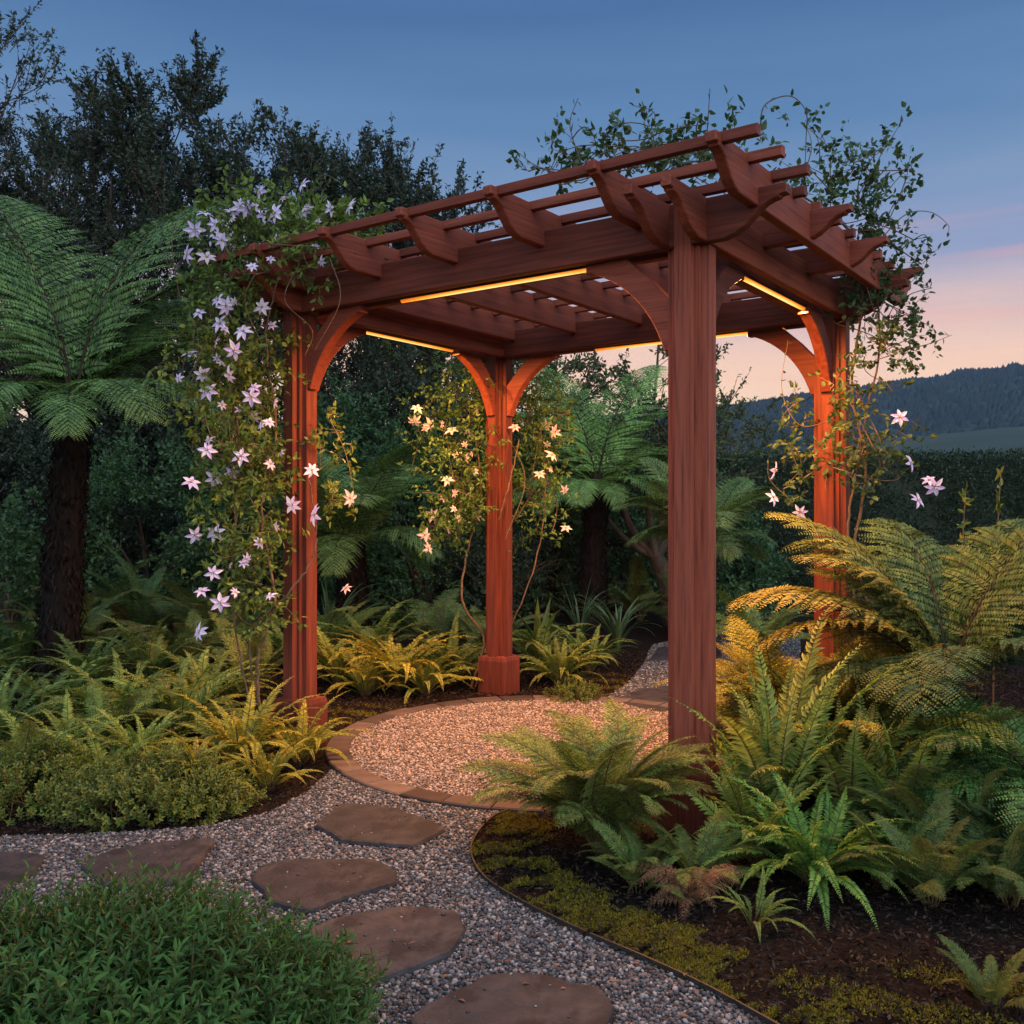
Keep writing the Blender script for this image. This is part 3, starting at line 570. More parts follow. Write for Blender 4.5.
ferns = [
 # left bed
 ('sword', gr(240, 772), .50, 24, YG, 'yellow green sword fern arching in front of the left post plinth'),
 ('sword', gr(178, 742), .62, 20, LG, 'upright pale green fern behind the small leaved groundcover shrub'),
 ('sword', gr(118, 738), .55, 18, MG, 'mid green fern with a reddish dead frond left of the pale green fern'),
 ('sword', gr(52, 728), .62, 18, DG, 'dark green fern below the trunk of the large left tree fern'),
 ('sword', gr(0, 752), .6, 16, DG, 'dark fern cut off by the left side of the photo'),
 ('sword', gr(150, 690), .75, 16, BG_, 'tall bluish fern behind the pale green fern'),
 ('lady', gr(250, 700), .62, 14, MG, 'feathery fern under the white flowering vine'),
 ('sword', gr(20, 680), .8, 16, DG, 'dark fern at the back of the left bed beside the tree fern trunk'),
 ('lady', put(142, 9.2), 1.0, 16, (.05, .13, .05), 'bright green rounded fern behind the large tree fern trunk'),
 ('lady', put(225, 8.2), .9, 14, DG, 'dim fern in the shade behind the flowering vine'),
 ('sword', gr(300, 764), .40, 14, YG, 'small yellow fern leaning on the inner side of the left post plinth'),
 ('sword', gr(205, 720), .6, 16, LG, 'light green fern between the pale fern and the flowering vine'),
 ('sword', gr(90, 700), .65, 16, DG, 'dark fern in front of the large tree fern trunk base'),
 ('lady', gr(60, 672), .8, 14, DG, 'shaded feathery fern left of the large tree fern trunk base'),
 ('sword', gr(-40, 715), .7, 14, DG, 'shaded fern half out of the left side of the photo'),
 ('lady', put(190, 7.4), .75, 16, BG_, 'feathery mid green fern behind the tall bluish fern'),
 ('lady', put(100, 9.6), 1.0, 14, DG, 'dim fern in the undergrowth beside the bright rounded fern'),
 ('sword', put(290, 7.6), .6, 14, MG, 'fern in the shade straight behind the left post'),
 ('sword', gr(140, 776), .42, 18, LG, 'light green fern rising from the low groundcover shrub'),
 ('sword', gr(70, 772), .45, 18, MG, 'mid green fern overhanging the left end of the low groundcover'),
 ('sword', gr(198, 796), .34, 16, YG, 'small yellow green fern at the front edge of the left bed'),
 ('sword', gr(268, 790), .30, 14, YG, 'smallest yellow green fern beside the gravel path and left post'),
 ('lady', gr(12, 800), .42, 16, MG, 'feathery fern over the small leaved shrub at the left edge'),
 ('lady', gr(105, 752), .5, 16, LG, 'feathery pale fern among the left bed sword ferns'),
 ('sword', gr(105, 792), .40, 18, LG, 'light fern standing in the middle of the left groundcover mound'),
 ('sword', gr(168, 796), .36, 16, LG, 'light fern at the right end of the left groundcover mound'),
 ('sword', gr(38, 790), .46, 18, MG, 'green fern over the groundcover near the left edge'),
 # between left and back post
 ('sword', put(338, 6.9), .58, 18, YG, 'yellow green fern just behind the left post'),
 ('sword', put(398, 6.75), .62, 24, YG, 'lamp lit yellow fern midway between the left and back posts'),
 ('sword', put(452, 7.0), .55, 20, (.11, .16, .04), 'fern touching the left side of the back post'),
 ('sword', put(372, 7.6), .7, 16, MG, 'taller fern standing behind the lamp lit yellow fern'),
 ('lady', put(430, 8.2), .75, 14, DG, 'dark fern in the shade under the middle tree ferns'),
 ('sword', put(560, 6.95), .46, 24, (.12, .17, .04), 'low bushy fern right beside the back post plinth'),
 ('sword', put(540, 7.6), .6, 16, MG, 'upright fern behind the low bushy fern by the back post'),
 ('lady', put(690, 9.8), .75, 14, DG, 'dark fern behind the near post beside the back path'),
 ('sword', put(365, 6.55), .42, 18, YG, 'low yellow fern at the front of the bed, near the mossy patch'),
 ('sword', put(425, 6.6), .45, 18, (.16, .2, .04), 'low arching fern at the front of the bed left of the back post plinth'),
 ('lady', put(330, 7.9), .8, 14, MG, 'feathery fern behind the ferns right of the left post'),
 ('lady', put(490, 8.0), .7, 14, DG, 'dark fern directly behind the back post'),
 ('sword', put(590, 7.5), .5, 16, MG, 'fern between the low bushy fern and the back path'),
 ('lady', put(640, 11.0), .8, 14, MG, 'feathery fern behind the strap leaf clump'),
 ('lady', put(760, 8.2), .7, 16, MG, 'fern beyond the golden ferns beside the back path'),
 # right bed
 ('lady', gr(930, 905), .34, 18, DG, 'dark low fern spreading over the bare mulch, right of the bright green fern'),
 ('lady', gr(1010, 905), .40, 18, DG, 'dark fern at the right edge above the bare mulch'),
 ('lady', gr(640, 885), .24, 16, MG, 'low feathery fern in front of the near post plinth'),
 ('tall', gr(756, 866), .40, 18, LG, 'upright comb shaped fern at the right foot of the near post'),
 ('tall', gr(905, 852), .5, 18, MG, 'upright comb shaped fern right of the bright green low fern'),
 ('lady', gr(880, 885), .32, 16, (.08, .16, .045), 'low feathery fern at the right side of the bright green fern'),
 ('lady', gr(950, 880), .40, 18, DG, 'dark low fern over the mulch in front of the dark stump'),
 ('lady', gr(1015, 870), .46, 18, DG, 'dark fern over the mulch at the right edge, below the broad fern'),
 ('lady', put(822, 4.2), .8, 26, (.20, .24, .04), 'yellow olive fern between the tall fern and the golden ferns'),
 ('lady', put(930, 4.0), .6, 18, (.11, .16, .04), 'olive fern hiding the foot of the dark stump'),
 ('lady', put(752, 4.5), .55, 20, (.20, .22, .035), 'small golden fern touching the back of the near post'),
 ('lady', put(905, 3.9), .55, 16, (.10, .15, .04), 'olive green fern in front of the dark stump'),
 ('lady', gr(905, 850), .42, 16, (.07, .13, .04), 'mid green feathery fern right of the bright green low fern'),
 ('lady', gr(600, 852), .60, 46, (.10, .165, .042), 'large feathery fern between the round pad and the near post', .16),
 ('lady', gr(694, 884), .27, 14, MG, 'small feathery fern at the foot of the near post'),
 ('sword', gr(815, 885), .40, 34, (.085, .20, .045), 'bright green low fern spreading over the mulch, nearest the camera in the right bed'),
 ('tall', gr(778, 842), .72, 26, (.13, .21, .06), 'tall upright fern just right of the near post'),
 ('tall', gr(852, 838), .60, 24, (.13, .18, .05), 'upright fern between the golden ferns and the low green fern'),
 ('lady', put(800, 4.5), .88, 30, GOLD, 'golden yellow fern right behind the near post', .1),
 ('lady', put(858, 4.45), .88, 28, GOLD, 'golden fern in front of the right post', .1),
 ('lady', put(890, 4.3), .55, 14, (.14, .145, .04), 'olive fern under the big spreading fern on the right'),
 ('lady', put(960, 3.75), .52, 16, DG, 'dark feathery fern below the big spreading fern'),
 ('wide', put(1062, 3.55, .1), .72, 16, (.055, .15, .045), 'broad dark green fern cut off by the right side of the photo'),
 ('lady', put(1010, 3.3), .42, 12, DG, 'small dark fern low at the right side of the photo'),
 ('lady', gr(640, 893), .22, 7, MG, 'tiny fern drooping over the dark mulch below the large feathery fern'),
 ('lady', gr(992, 1008), .17, 10, (.075, .12, .03), 'tiny fern growing in the moss at the bottom right corner'),
 ('sword', gr(755, 925), .18, 9, MG, 'tiny green fern beside the dry brown fern'),
]
for k, loc, L, n, c, lab, *tl in ferns: fern(k, loc, L, n, c, lab, tilt=(tl[0] if tl else 0, 0))
# dried fern
t = thing('dead_fern', gr(692, 905), 'dry reddish brown dead fern beside the low green fern', 'fern')
dm = double_frond(1, 70, -60, 16, .16, 8, .2, .1, droop=.5).mesh('frond', [M['dry'], M['rachis']])
for k in range(26):
    az = k*.4+rng.normal()*.2; link('frond', dm, t, Matrix.Rotation(az, 4, 'Z') @ Matrix.Rotation(-rng.normal()*.25, 4, 'Y') @ Matrix.Rotation(rng.normal()*.4, 4, 'X') @ Matrix.Scale(.26*(1+rng.normal()*.2), 4))

# tree ferns
def tree_fern(loc, hgt, rad, n, L, col, label, lean=(0, 0), kind='tree', low=6, first=0, tilt=(0, 0), listed=None, yaw=0):
    t = thing('tree_fern', loc, label, 'tree fern', None); mb = MB(); s = np.linspace(0, 1, 14); c = np.stack([lean[0]*s**1.4, lean[1]*s, hgt*s], -1)
    tube(mb, c, rad*(1.15-.35*s+.1*np.exp(-s*9)+.12*np.exp(-(1-s)*8)), 16)
    m = 1300; q = rng.random(m)*.98; a = rng.random(m)*6.28; rr = rad*(1.13-.35*q); P = np.stack([np.interp(q, s, c[:, 0])+rr*np.cos(a), np.interp(q, s, c[:, 1])+rr*np.sin(a), q*hgt], -1)
    leaves(mb, P, np.stack([np.cos(a)*.5, np.sin(a)*.5, np.where(rng.random(m) < .5, -1, 1)*.9], -1)+rng.normal(size=(m, 3))*.25, np.stack([np.cos(a), np.sin(a), 0*a], -1), .05+.06*rng.random(m), .022, 0, shape='tri4')
    mb.build('trunk', M['fern_trunk'], t, smooth=True)
    cr_ = bpy.data.objects.new('crown', None); COL.objects.link(cr_); cr_.parent = t; cr_.location = (lean[0], lean[1], hgt-.03)
    for az, L_, mi, tl in listed or []:
        o = link('frond', FR[kind][mi], cr_, Matrix.Rotation(R(az+yaw), 4, 'Z') @ Matrix.Rotation(-tl, 4, 'Y') @ Matrix.Rotation(rng.normal()*.1, 4, 'X') @ Matrix.Scale(L_*L/1.85, 4)); b_ = 1+rng.normal()*.1; o.color = (col[0]*b_, col[1]*b_, col[2]*b_, 1)
    if listed: return t
    fronds(cr_, kind, n, L, col, first=first, mix=[0, 2, 4, 1, 2, 0], jit=.08, tilt=tilt)
    fronds(cr_, kind, low, L*.8, (col[0]*.9, col[1]*.9, col[2]*.9), first=.3+first, mix=[3, 5, 1], tilt=(-.35, .2))
    return t
BIG = [(132, 2.35, 2, .14), (54, 2.35, 2, .12), (158, 2.2, 2, .1), (92, 1.7, 0, .05), (112, 1.9, 4, .05), (72, 1.9, 4, .05), (30, 1.95, 4, .12), (165, 1.9, 4, .1), (5, 1.55, 1, -.1), (185, 1.6, 1, -.1), (-20, 1.45, 3, -.3), (205, 1.5, 3, -.3), (-45, 1.25, 3, -.3), (232, 1.3, 5, -.2), (-70, 1.05, 5, -.2), (-100, 1.05, 5, -.15), (255, 1.2, 3, -.35), (40, 1.6, 0, -.1), (150, 1.6, 0, -.1)]
tree_fern(put(58, 7.0), 2.02, .125, 15, 1.85, (.078, .16, .058), 'large tree fern with a thick dark trunk on the left', (.12, 0), listed=BIG)
tree_fern(put(592, 10.2), 1.5, .125, 15, 1.45, (.125, .25, .08), 'tree fern with a straight dark trunk seen right of the back post', (.05, 0), listed=BIG, yaw=-8)
tree_fern(put(352, 9.0), .95, .13, 12, 1.3, (.09, .19, .065), 'short tree fern in the shade between the left and back posts', (0, 0), low=6)
tree_fern(put(700, 9.3), .9, .12, 12, 1.05, (.11, .19, .07), 'pale tree fern half hidden behind the near post', (0, 0), low=6)
tree_fern(put(545, 12.0), 1.0, .13, 12, 1.2, (.08, .17, .06), 'small tree fern far behind the back post', (0, 0), low=5)
t = thing('tree_fern', put(948, 4.25), 'big spreading fern on a short dark stump in front of the hedge', 'tree fern'); mb = MB(); tube(mb, [(0, 0, 0), (0, 0, .25), (0, 0, .5)], [.13, .12, .09], 12)
m = 300; a = rng.random(m)*6.28; q = rng.random(m)*.4; leaves(mb, np.stack([.11*np.cos(a), .11*np.sin(a), q], -1), np.stack([np.cos(a)*.4, np.sin(a)*.4, 1+0*a], -1), np.stack([np.cos(a), np.sin(a), 0*a], -1), .09, .02); mb.build('trunk', M['fern_trunk'], t)
cr_ = bpy.data.objects.new('crown', None); COL.objects.link(cr_); cr_.parent = t; cr_.location = (0, 0, .47)
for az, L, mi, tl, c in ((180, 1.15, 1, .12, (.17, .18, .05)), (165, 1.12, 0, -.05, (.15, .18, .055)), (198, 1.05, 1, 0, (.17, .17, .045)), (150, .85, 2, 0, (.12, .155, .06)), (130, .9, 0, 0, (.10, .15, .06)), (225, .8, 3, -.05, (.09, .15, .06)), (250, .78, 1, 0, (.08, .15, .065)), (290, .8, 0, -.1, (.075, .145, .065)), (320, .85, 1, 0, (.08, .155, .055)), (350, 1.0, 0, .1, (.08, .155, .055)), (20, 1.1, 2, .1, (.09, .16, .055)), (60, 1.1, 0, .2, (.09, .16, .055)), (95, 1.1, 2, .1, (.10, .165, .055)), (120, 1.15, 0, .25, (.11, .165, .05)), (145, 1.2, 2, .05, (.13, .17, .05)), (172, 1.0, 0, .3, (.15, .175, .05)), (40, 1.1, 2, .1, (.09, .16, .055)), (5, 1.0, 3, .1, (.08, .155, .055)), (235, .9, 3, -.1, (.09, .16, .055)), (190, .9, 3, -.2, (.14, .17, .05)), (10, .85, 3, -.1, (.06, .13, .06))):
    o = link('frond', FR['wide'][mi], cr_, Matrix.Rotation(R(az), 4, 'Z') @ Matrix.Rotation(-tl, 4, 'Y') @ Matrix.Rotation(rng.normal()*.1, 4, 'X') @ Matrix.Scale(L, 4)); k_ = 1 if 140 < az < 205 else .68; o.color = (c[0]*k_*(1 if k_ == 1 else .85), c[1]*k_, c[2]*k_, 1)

# ------------------------------------------------------------------ trees and shrubs behind
def sprays(mb, C, D, n, L, leaf, wid, mat=0, bare=.1, stem=None, shape='q', spread=.9):
    """leafy twigs: at each point C a twig along D of length L with n leaves"""
    k = len(C); q = bare+(1-bare)*rng.random((k, n)); P = C[:, None]+D[:, None]*(q*L[:, None])[..., None]
    dv = nrm(rng.normal(size=(k, n, 3))*spread+D[:, None]*.8); P = (P+rng.normal(size=P.shape)*leaf*.25).reshape(-1, 3); U = rdir(len(P), .8)
    base = np.repeat(rng.random(k)*.5, n); leaves(mb, P, dv.reshape(-1, 3), U, leaf*(.6+.7*rng.random(len(P))), wid*(.7+.6*rng.random(len(P))), mat, np.clip(base+rng.random(len(P))*.5, 0, 1), shape)
    if stem is not None:
        for c, d, l in zip(C, D, L): tube(mb, [c, c+d*l], [.006*leaf/.06, .002*leaf/.06], 3, stem, cap=False)
def tree_meshes(hgt, cr, nlimb, nspray, nl, leaf, seed, low=.25, upright=.8, slim=1.0):
    """trunk mesh and crown mesh of a feathery evergreen"""
    global rng; keep = rng; rng = np.random.default_rng(seed); tm, cm = MB(), MB(); s = np.linspace(0, 1, 12)
    tr = np.stack([.25*np.sin(s*3+seed)*s, .2*np.cos(s*2.3+seed)*s-.2*s, hgt*.93*s], -1); tube(tm, tr, .016*hgt*(1.05-s)+.01, 8)
    for k in range(nlimb):
        q = low+(1-low)*(k+rng.random())/nlimb; b = np.array([np.interp(q, s, tr[:, i]) for i in range(3)]); az = k*2.4+rng.normal()*.4
        ln = cr*(1.15-.75*((q-low)/(1-low))**1.3)*(.75+.5*rng.random()); rise = upright*(.5+.7*rng.random())
        tip = b+np.array([math.cos(az)*ln*slim, math.sin(az)*ln*slim, ln*rise]); mid = (b+tip)/2+np.array([math.cos(az), math.sin(az), -.4])*ln*.12; cv = curve(b, mid, tip, 8); tube(tm, cv, np.linspace(.004*hgt*(1.2-q), .006, 8), 5, cap=False)
        t = .25+.75*rng.random(nspray)**.8; C = np.stack([np.interp(t, np.linspace(0, 1, 8), cv[:, i]) for i in range(3)], -1); out = nrm(tip-b)
        D = nrm(out*.5+rng.normal(size=(nspray, 3))*.55+np.array([0, 0, upright])); C = C+rng.normal(size=C.shape)*ln*.06; sprays(cm, C, D, nl, (.35+.5*rng.random(nspray))*hgt/8*(1.2-.3*t), leaf, leaf*.42, stem=1)
    r = tm.mesh('trunk', M['bark']), cm; rng = keep; return r
TREES = []
for sd, (h, cr_w, nl_, ns_) in enumerate(((8, 2.2, 34, 26), (7.2, 2.4, 36, 24), (8.4, 1.9, 30, 24), (6.4, 2.3, 34, 24))):
    tm, cm = tree_meshes(h, cr_w, nl_, ns_, 46, .075, 11+sd*3, low=.16, upright=.95); TREES.append((h, tm, cm.mesh('crown', [M['tree_leaf'], M['bark']])))
tm, cm = tree_meshes(9.5, 2.0, 26, 11, 30, .08, 71, low=.25, upright=.9); OPEN = (9.5, tm, cm.mesh('crown', [M['tree_leaf'], M['bark']]))
tm, cm = tree_meshes(4, 1.5, 18, 9, 20, .09, 81, low=.3, upright=.6); LIGHT = (4, tm, cm.mesh('crown', [M['olive_leaf'], M['bark']]))
TOP = {}
for h_, t_, c_ in TREES+[OPEN, LIGHT]:
    z_ = np.zeros(len(c_.vertices)*3); c_.vertices.foreach_get('co', z_); TOP[c_.as_pointer()] = z_[2::3].max()
def tree(spec, px, Y, top_py, label, rz, group='dark evergreen trees behind the garden', wide=1.0):
    h, tm, cm = spec; H = CH+(HZ-top_py)/F*Y; h = TOP[cm.as_pointer()]; t = thing('evergreen_tree', put(px, Y), label, 'tree', group, rz); s = H/h
    for nm, me in (('trunk', tm), ('crown', cm)):
        o = link(nm, me, t); o.scale = (s*wide, s*wide, s)
tree(OPEN, -8, 13, -25, 'tall open airy tree at the top left corner of the photo', .4)
tree(TREES[2], 40, 15.5, 90, 'dark tree filling the gap right of the tall airy corner tree', 1.7, wide=1.2)
tree(TREES[0], 112, 14, 92, 'dark evergreen above the large left tree fern', 2.2, wide=1.1)
tree(TREES[2], 150, 14.5, 42, 'tallest pointed evergreen left of the pergola', .3, wide=1.2)
tree(TREES[1], 258, 14, 76, 'pointed evergreen above the flower covered roof corner', 4.0, wide=1.15)
tree(TREES[3], 318, 14.5, 122, 'evergreen with feathery top behind the first rafter tails', 2.9, wide=1.1)
tree(TREES[0], 366, 15, 128, 'slender topped evergreen right of the main group of evergreens', 5.0, wide=.85)
tree(TREES[3], 418, 16, 182, 'lowest evergreen at the right end of the evergreen row', 1.0, wide=.9)
tree(TREES[1], -60, 14, 130, 'dark evergreen mostly cut off by the left side of the photo', 3.1, wide=1.2)
tree(LIGHT, 640, 14.5, 300, 'light leaved tree seen under the rear beam behind the middle tree fern', .5, group='trees seen under the pergola roof')
tree(LIGHT, 560, 16, 310, 'sparse pale tree further behind the back post', 2.5, group='trees seen under the pergola roof')
tree(LIGHT, 500, 13.5, 285, 'leafy tree directly behind the back post', 3.9, group='trees seen under the pergola roof', wide=1.3)
tree(LIGHT, 735, 19, 388, 'small tree above the hedge just right of the near post', 4.4, group='small trees beyond the hedge')
tree(LIGHT, 790, 30, 418, 'distant small tree against the hill beyond the hedge', 1.4, group='small trees beyond the hedge')
# rounded shrubs filling the understorey
def shrub_mesh(w, h, nl, leaf, seed, mat, shape='q'):
    n = int(250*w*(w+h))
    global rng; keep = rng; rng = np.random.default_rng(seed); mb = MB(); th = rng.random(n)*6.28; zz_ = rng.random(n)**.8; r = np.sqrt(1-zz_**2*.96)*(.55+.45*rng.random(n)**.4)
    lump = 1+.16*np.sin(th*3+seed)+.12*np.sin(th*5+zz_*6+seed*2); C = np.stack([r*np.cos(th)*lump*w, r*np.sin(th)*lump*w*.8, zz_*(.86+.14*np.sin(th*4+seed)+.08*np.sin(th*9))*h], -1); q_ = np.sin(C[:, 0]*4.1+seed)+np.sin(C[:, 2]*4.7+seed*2)+np.sin(C[:, 1]*4.4-C[:, 0]*2); C = C[q_ > -1.0]; n = len(C); D = nrm(C/[w, w, h]*[1, 1, .6]+rng.normal(size=C.shape)*.6+[0, 0, .35])
    sprays(mb, C-D*.08, D, nl, .16+.2*rng.random(n), leaf, leaf*.5, shape=shape)
    for k in range(9):
        a = k*.7; tube(mb, curve((0, 0, 0), (.1*math.cos(a)*w, .1*math.sin(a)*w, .4*h), (.7*math.cos(a)*w, .6*math.sin(a)*w, .6*h), 6), np.linspace(.025, .008, 6), 5, 1)
    me = mb.mesh('shrub', [mat, M['bark']]); rng = keep; return me
SHM = {'bush': ('bush_leaf', .052), 'olive': ('olive_leaf', .05), 'dark': ('tree_leaf', .058)}
def shrub(kind, i, px, Y, w, h, label, rz=0, z=0.0):
    o = link('shrub', shrub_mesh(w, h, 26, SHM[kind][1]*(.85+.1*(i+int(px) % 4)), int(px)+100*i+400, M[SHM[kind][0]])); o.location = put(px, Y, z); return tag(o, label, 'shrub', 'shrubs behind the pergola')
for a in [
 ('dark', 0, -40, 11.5, 1.6, 2.6, 'dark tall shrub at the far left behind the tree fern', 0), ('bush', 0, 150, 10.8, 1.3, 2.0, 'leafy green shrub right of the large tree fern trunk', 1),
 ('dark', 1, 90, 12.5, 1.7, 3.4, 'dark shrub under the evergreens above the tree fern', 2), ('dark', 0, 230, 12.2, 1.7, 3.3, 'dark tall shrub behind the flowering vine', 3),
 ('bush', 1, 262, 10.4, 1.1, 1.9, 'green shrub left of the left post', 4), ('bush', 2, 330, 11.4, 1.4, 2.5, 'tall mid green shrub seen just right of the left post', 5),
 ('dark', 1, 400, 12.6, 1.6, 3.5, 'dark grey green shrub between the left and back posts', 2.3), ('bush', 0, 425, 11.0, 1.2, 2.3, 'bright green bush between the left and back posts', .7),
 ('olive', 0, 470, 12.2, 1.4, 2.9, 'olive shrub left of the back post top', 3.3), ('olive', 1, 545, 12.8, 1.5, 2.7, 'olive shrub behind the middle tree fern', 1.3),
 ('bush', 1, 640, 13.0, 1.5, 2.3, 'green shrub behind the gnarled small tree', 2.9), ('bush', 2, 700, 12.0, 1.1, 1.6, 'rounded green shrub behind the near post', 3.4),
 ('bush', 2, 10, 9.6, .9, 1.3, 'low shrub beside the large tree fern trunk', 1.9), ('dark', 0, 500, 10.6, .9, 1.2, 'low dark shrub behind the back post', 5.2),
 ('dark', 0, 610, 14.5, 1.9, 3.0, 'broad dark shrub in the gap right of the back post', 5.9), ('bush', 0, 740, 9.2, .5, .45, 'low green mound on the far side of the back path', 5.9)]: shrub(*a)

# gnarled small tree
t = thing('gnarled_tree', put(672, 10.6), 'small gnarled tree with bare twisted brown limbs right of the tree fern', 'tree'); mb = MB()
base = np.array([0, 0, 0.]); A = np.array([-.18, 0, .75]); tube(mb, curve((0, 0, 0), (-.02, 0, .45), A, 8), np.linspace(.11, .085, 8), 8)
for e, r in (((-.55, .1, 1.5), .05), ((-.25, -.1, 1.75), .045), ((.25, .1, 1.7), .05), ((.05, .2, 1.95), .04), ((-.75, 0, 1.25), .035)):
    e = np.array(e); cv = curve(A, (A+e)/2+np.array([rng.normal()*.15, 0, -.1]), e, 9); tube(mb, cv, np.linspace(r*1.3, r*.5, 9), 7)
    for q in range(3): tube(mb, curve(e, e+rng.normal(size=3)*.15+[0, 0, .15], e+rng.normal(size=3)*.3+[0, 0, .4], 6), np.linspace(r*.5, .008, 6), 5)
mb.build('trunk', M['bark'], t, smooth=True); mb = MB(); C = np.array([0, 0, 2.0])+rng.normal(size=(170, 3))*[.55, .4, .28]; sprays(mb, C, rdir(170, .6), 18, .25+.2*rng.random(170), .055, .026, stem=1); mb.build('crown', [M['olive_leaf'], M['bark']], t)

# hedge
def hedge(x0, y0, x1, y1, h, thick, label):
    L = math.hypot(x1-x0, y1-y0); t = thing('hedge', ((x0+x1)/2, (y0+y1)/2, 0), label, 'hedge', None, math.atan2(y1-y0, x1-x0)); mb = MB(); x, y, z = L/2-.05, thick/2-.07, h-.08
    v_ = [(a, b, c) for c in (0, z) for b in (-y, y) for a in (-x, x)]; mb.add(v_, [[4, 5, 7, 6], [0, 1, 5, 4], [2, 6, 7, 3], [0, 4, 6, 2], [1, 3, 7, 5]], 0, .0)
    n = int(L*h*2400); P = np.stack([(rng.random(n)-.5)*L, np.full(n, -thick/2)+rng.normal(size=n)*.04, rng.random(n)*h], -1); m2 = int(L*thick*900)
    P2 = np.stack([(rng.random(m2)-.5)*L, (rng.random(m2)-.5)*thick, np.full(m2, h-.03)+rng.normal(size=m2)*.035], -1); P = np.concatenate([P, P2]); P[:, 1] += .05*np.sin(P[:, 0]*2.3)+.04*np.sin(P[:, 0]*5.1+P[:, 2]*4)
    leaves(mb, P, np.concatenate([rdir(n)*.8+[0, -.6, .3], rdir(m2)*.7+[0, 0, .7]]), rdir(n+m2)+np.array([0, -.5, .8]), (.036+.02*rng.random(n+m2)), .022, 0, rng.random(n+m2)); mb.build('foliage', M['hedge_leaf'], t)
hedge(1.6, 13.2, 13, 12.6, 2.02, 1.0, 'long clipped dark green hedge across the right side of the garden')

# strap-leaved and broad-leaved clumps by the back path
def strap_clump(loc, n, L, w, label, name='strap_leaf_plant', m='strap_leaf', e=(80, 10)):
    mb = MB()
    for k in range(n):
        az = rng.random()*6.28; e0 = e[0]+rng.normal()*8; s, pts, d = axis(L*(.7+.5*rng.random()), 10, min(e0, 89), e[1]+rng.normal()*25, 0); c, s_ = math.cos(az), math.sin(az)
        Rz = np.array([[c, -s_, 0], [s_, c, 0], [0, 0, 1]]); pts = pts@Rz.T; sd = np.array([-s_, c, 0]); ww = w*np.clip(np.sin(np.clip(s*.8+.2, 0, 1)*math.pi)**.6, .04, 1)*(1-s**3*.7); V = np.concatenate([pts-sd*ww[:, None]/2, pts+[0, 0, -.15*w], pts+sd*ww[:, None]/2]); i = np.arange(9)
        mb.add(V, np.concatenate([np.stack([a*10+i, a*10+i+1, (a+1)*10+i+1, (a+1)*10+i], -1) for a in (0, 1)]), 0, rng.random())
    o = mb.build(name, M[m]); o.location = loc; return tag(o, label, 'plant')
strap_clump(put(618, 8.6), 46, .62, .024, 'clump of dark arching strap leaves beside the back path')
strap_clump(put(580, 9.2), 36, .6, .02, 'finer clump of grassy leaves left of the strap leaf clump')
strap_clump(put(538, 8.0), 12, .55, .075, 'broad pale leaved plant behind the low bushy fern', 'broad_leaf_plant', 'small_leaf', (75, 20))
strap_clump(put(700, 10.2), 40, .5, .018, 'grassy clump behind the back path', 'grass_clump')
strap_clump(put(330, 8.4), 36, .75, .03, 'tall dark strap leaves in the shade behind the left post')

# ------------------------------------------------------------------ low shrubs in front
def low_shrub(name, c, rx, ry, h, n, nl, leaf, wid, m, label, shape='leaf', up=1.0, tw=.16):
    t = thing(name, (c[0], c[1], 0), label, 'shrub'); a = rng.random(n)*6.28; r = np.sqrt(rng.random(n)); x, y = r*np.cos(a), r*np.sin(a); lump = 1+.10*np.sin(x*5+1)+.09*np.sin(y*6+x*3)
    top = h*np.sqrt(np.clip(1-r**2.6, .05, 1))*lump; zt = top*(.35+.65*rng.random(n)**.35); C = np.stack([x*rx, y*ry, zt-.04], -1); D = nrm(np.stack([x*.9, y*.9, np.full(n, up)], -1)+rng.normal(size=(n, 3))*.28)
    fm, sm = MB(), MB(); L = tw*(.6+.6*rng.random(n)); k = nl; q = np.linspace(.12, 1, k); P = C[:, None]+D[:, None]*(q[None]*L[:, None])[..., None]; ref = rdir(n); s1 = nrm(np.cross(D, ref)); s2 = np.cross(D, s1)
    ph = np.arange(k)*2.4; side = s1[:, None]*np.cos(ph)[None, :, None]+s2[:, None]*np.sin(ph)[None, :, None]; lift = .45+.5*q[None, :, None]
    DD = side+D[:, None]*lift; UU = np.repeat(D[:, None], k, 1)*1.0-side*.4; ll = leaf*(.7+.5*rng.random((n, k)))*(1.12-.35*q[None]); b = np.repeat(rng.random(n)*.4, k)
    leaves(fm, P.reshape(-1, 3), DD.reshape(-1, 3)+rng.normal(size=(n*k, 3))*.12, UU.reshape(-1, 3), ll.ravel(), ll.ravel()*wid, 0, np.clip(b+np.tile(q, n)*.35+rng.random(n*k)*.3, 0, 1), shape)
    for c_, d_, l_ in zip(C[::1], D[::1], L[::1]): tube(sm, [c_-d_*.08, c_+d_*l_*.5, c_+d_*l_], [.003, .002, .001], 3, cap=False)
    for q_ in range(14):
        j = int(rng.integers(n)); tube(sm, curve((0, 0, 0), (C[j]*[.3, .3, .6]), C[j], 6), np.linspace(.012, .004, 6), 5)
    fm.build('foliage', M[m], t); sm.build('stems', M['rachis'], t); return t
low_shrub('lance_leaf_shrub', put(95, 2.2), .58, .38, .265, 1150, 18, .036, .30, 'lance_leaf', 'dense dark green lance leaved shrub filling the lower left corner')
low_shrub('lance_leaf_shrub', put(-60, 2.05), .45, .4, .29, 520, 18, .036, .30, 'lance_leaf', 'part of a lance leaved shrub at the very lower left edge')
low_shrub('groundcover_shrub', gr(150, 808), .40, .28, .17, 900, 16, .024, .55, 'small_leaf', 'low mounded small leaved shrub in front of the left bed ferns', 'tri4', .8, .11)
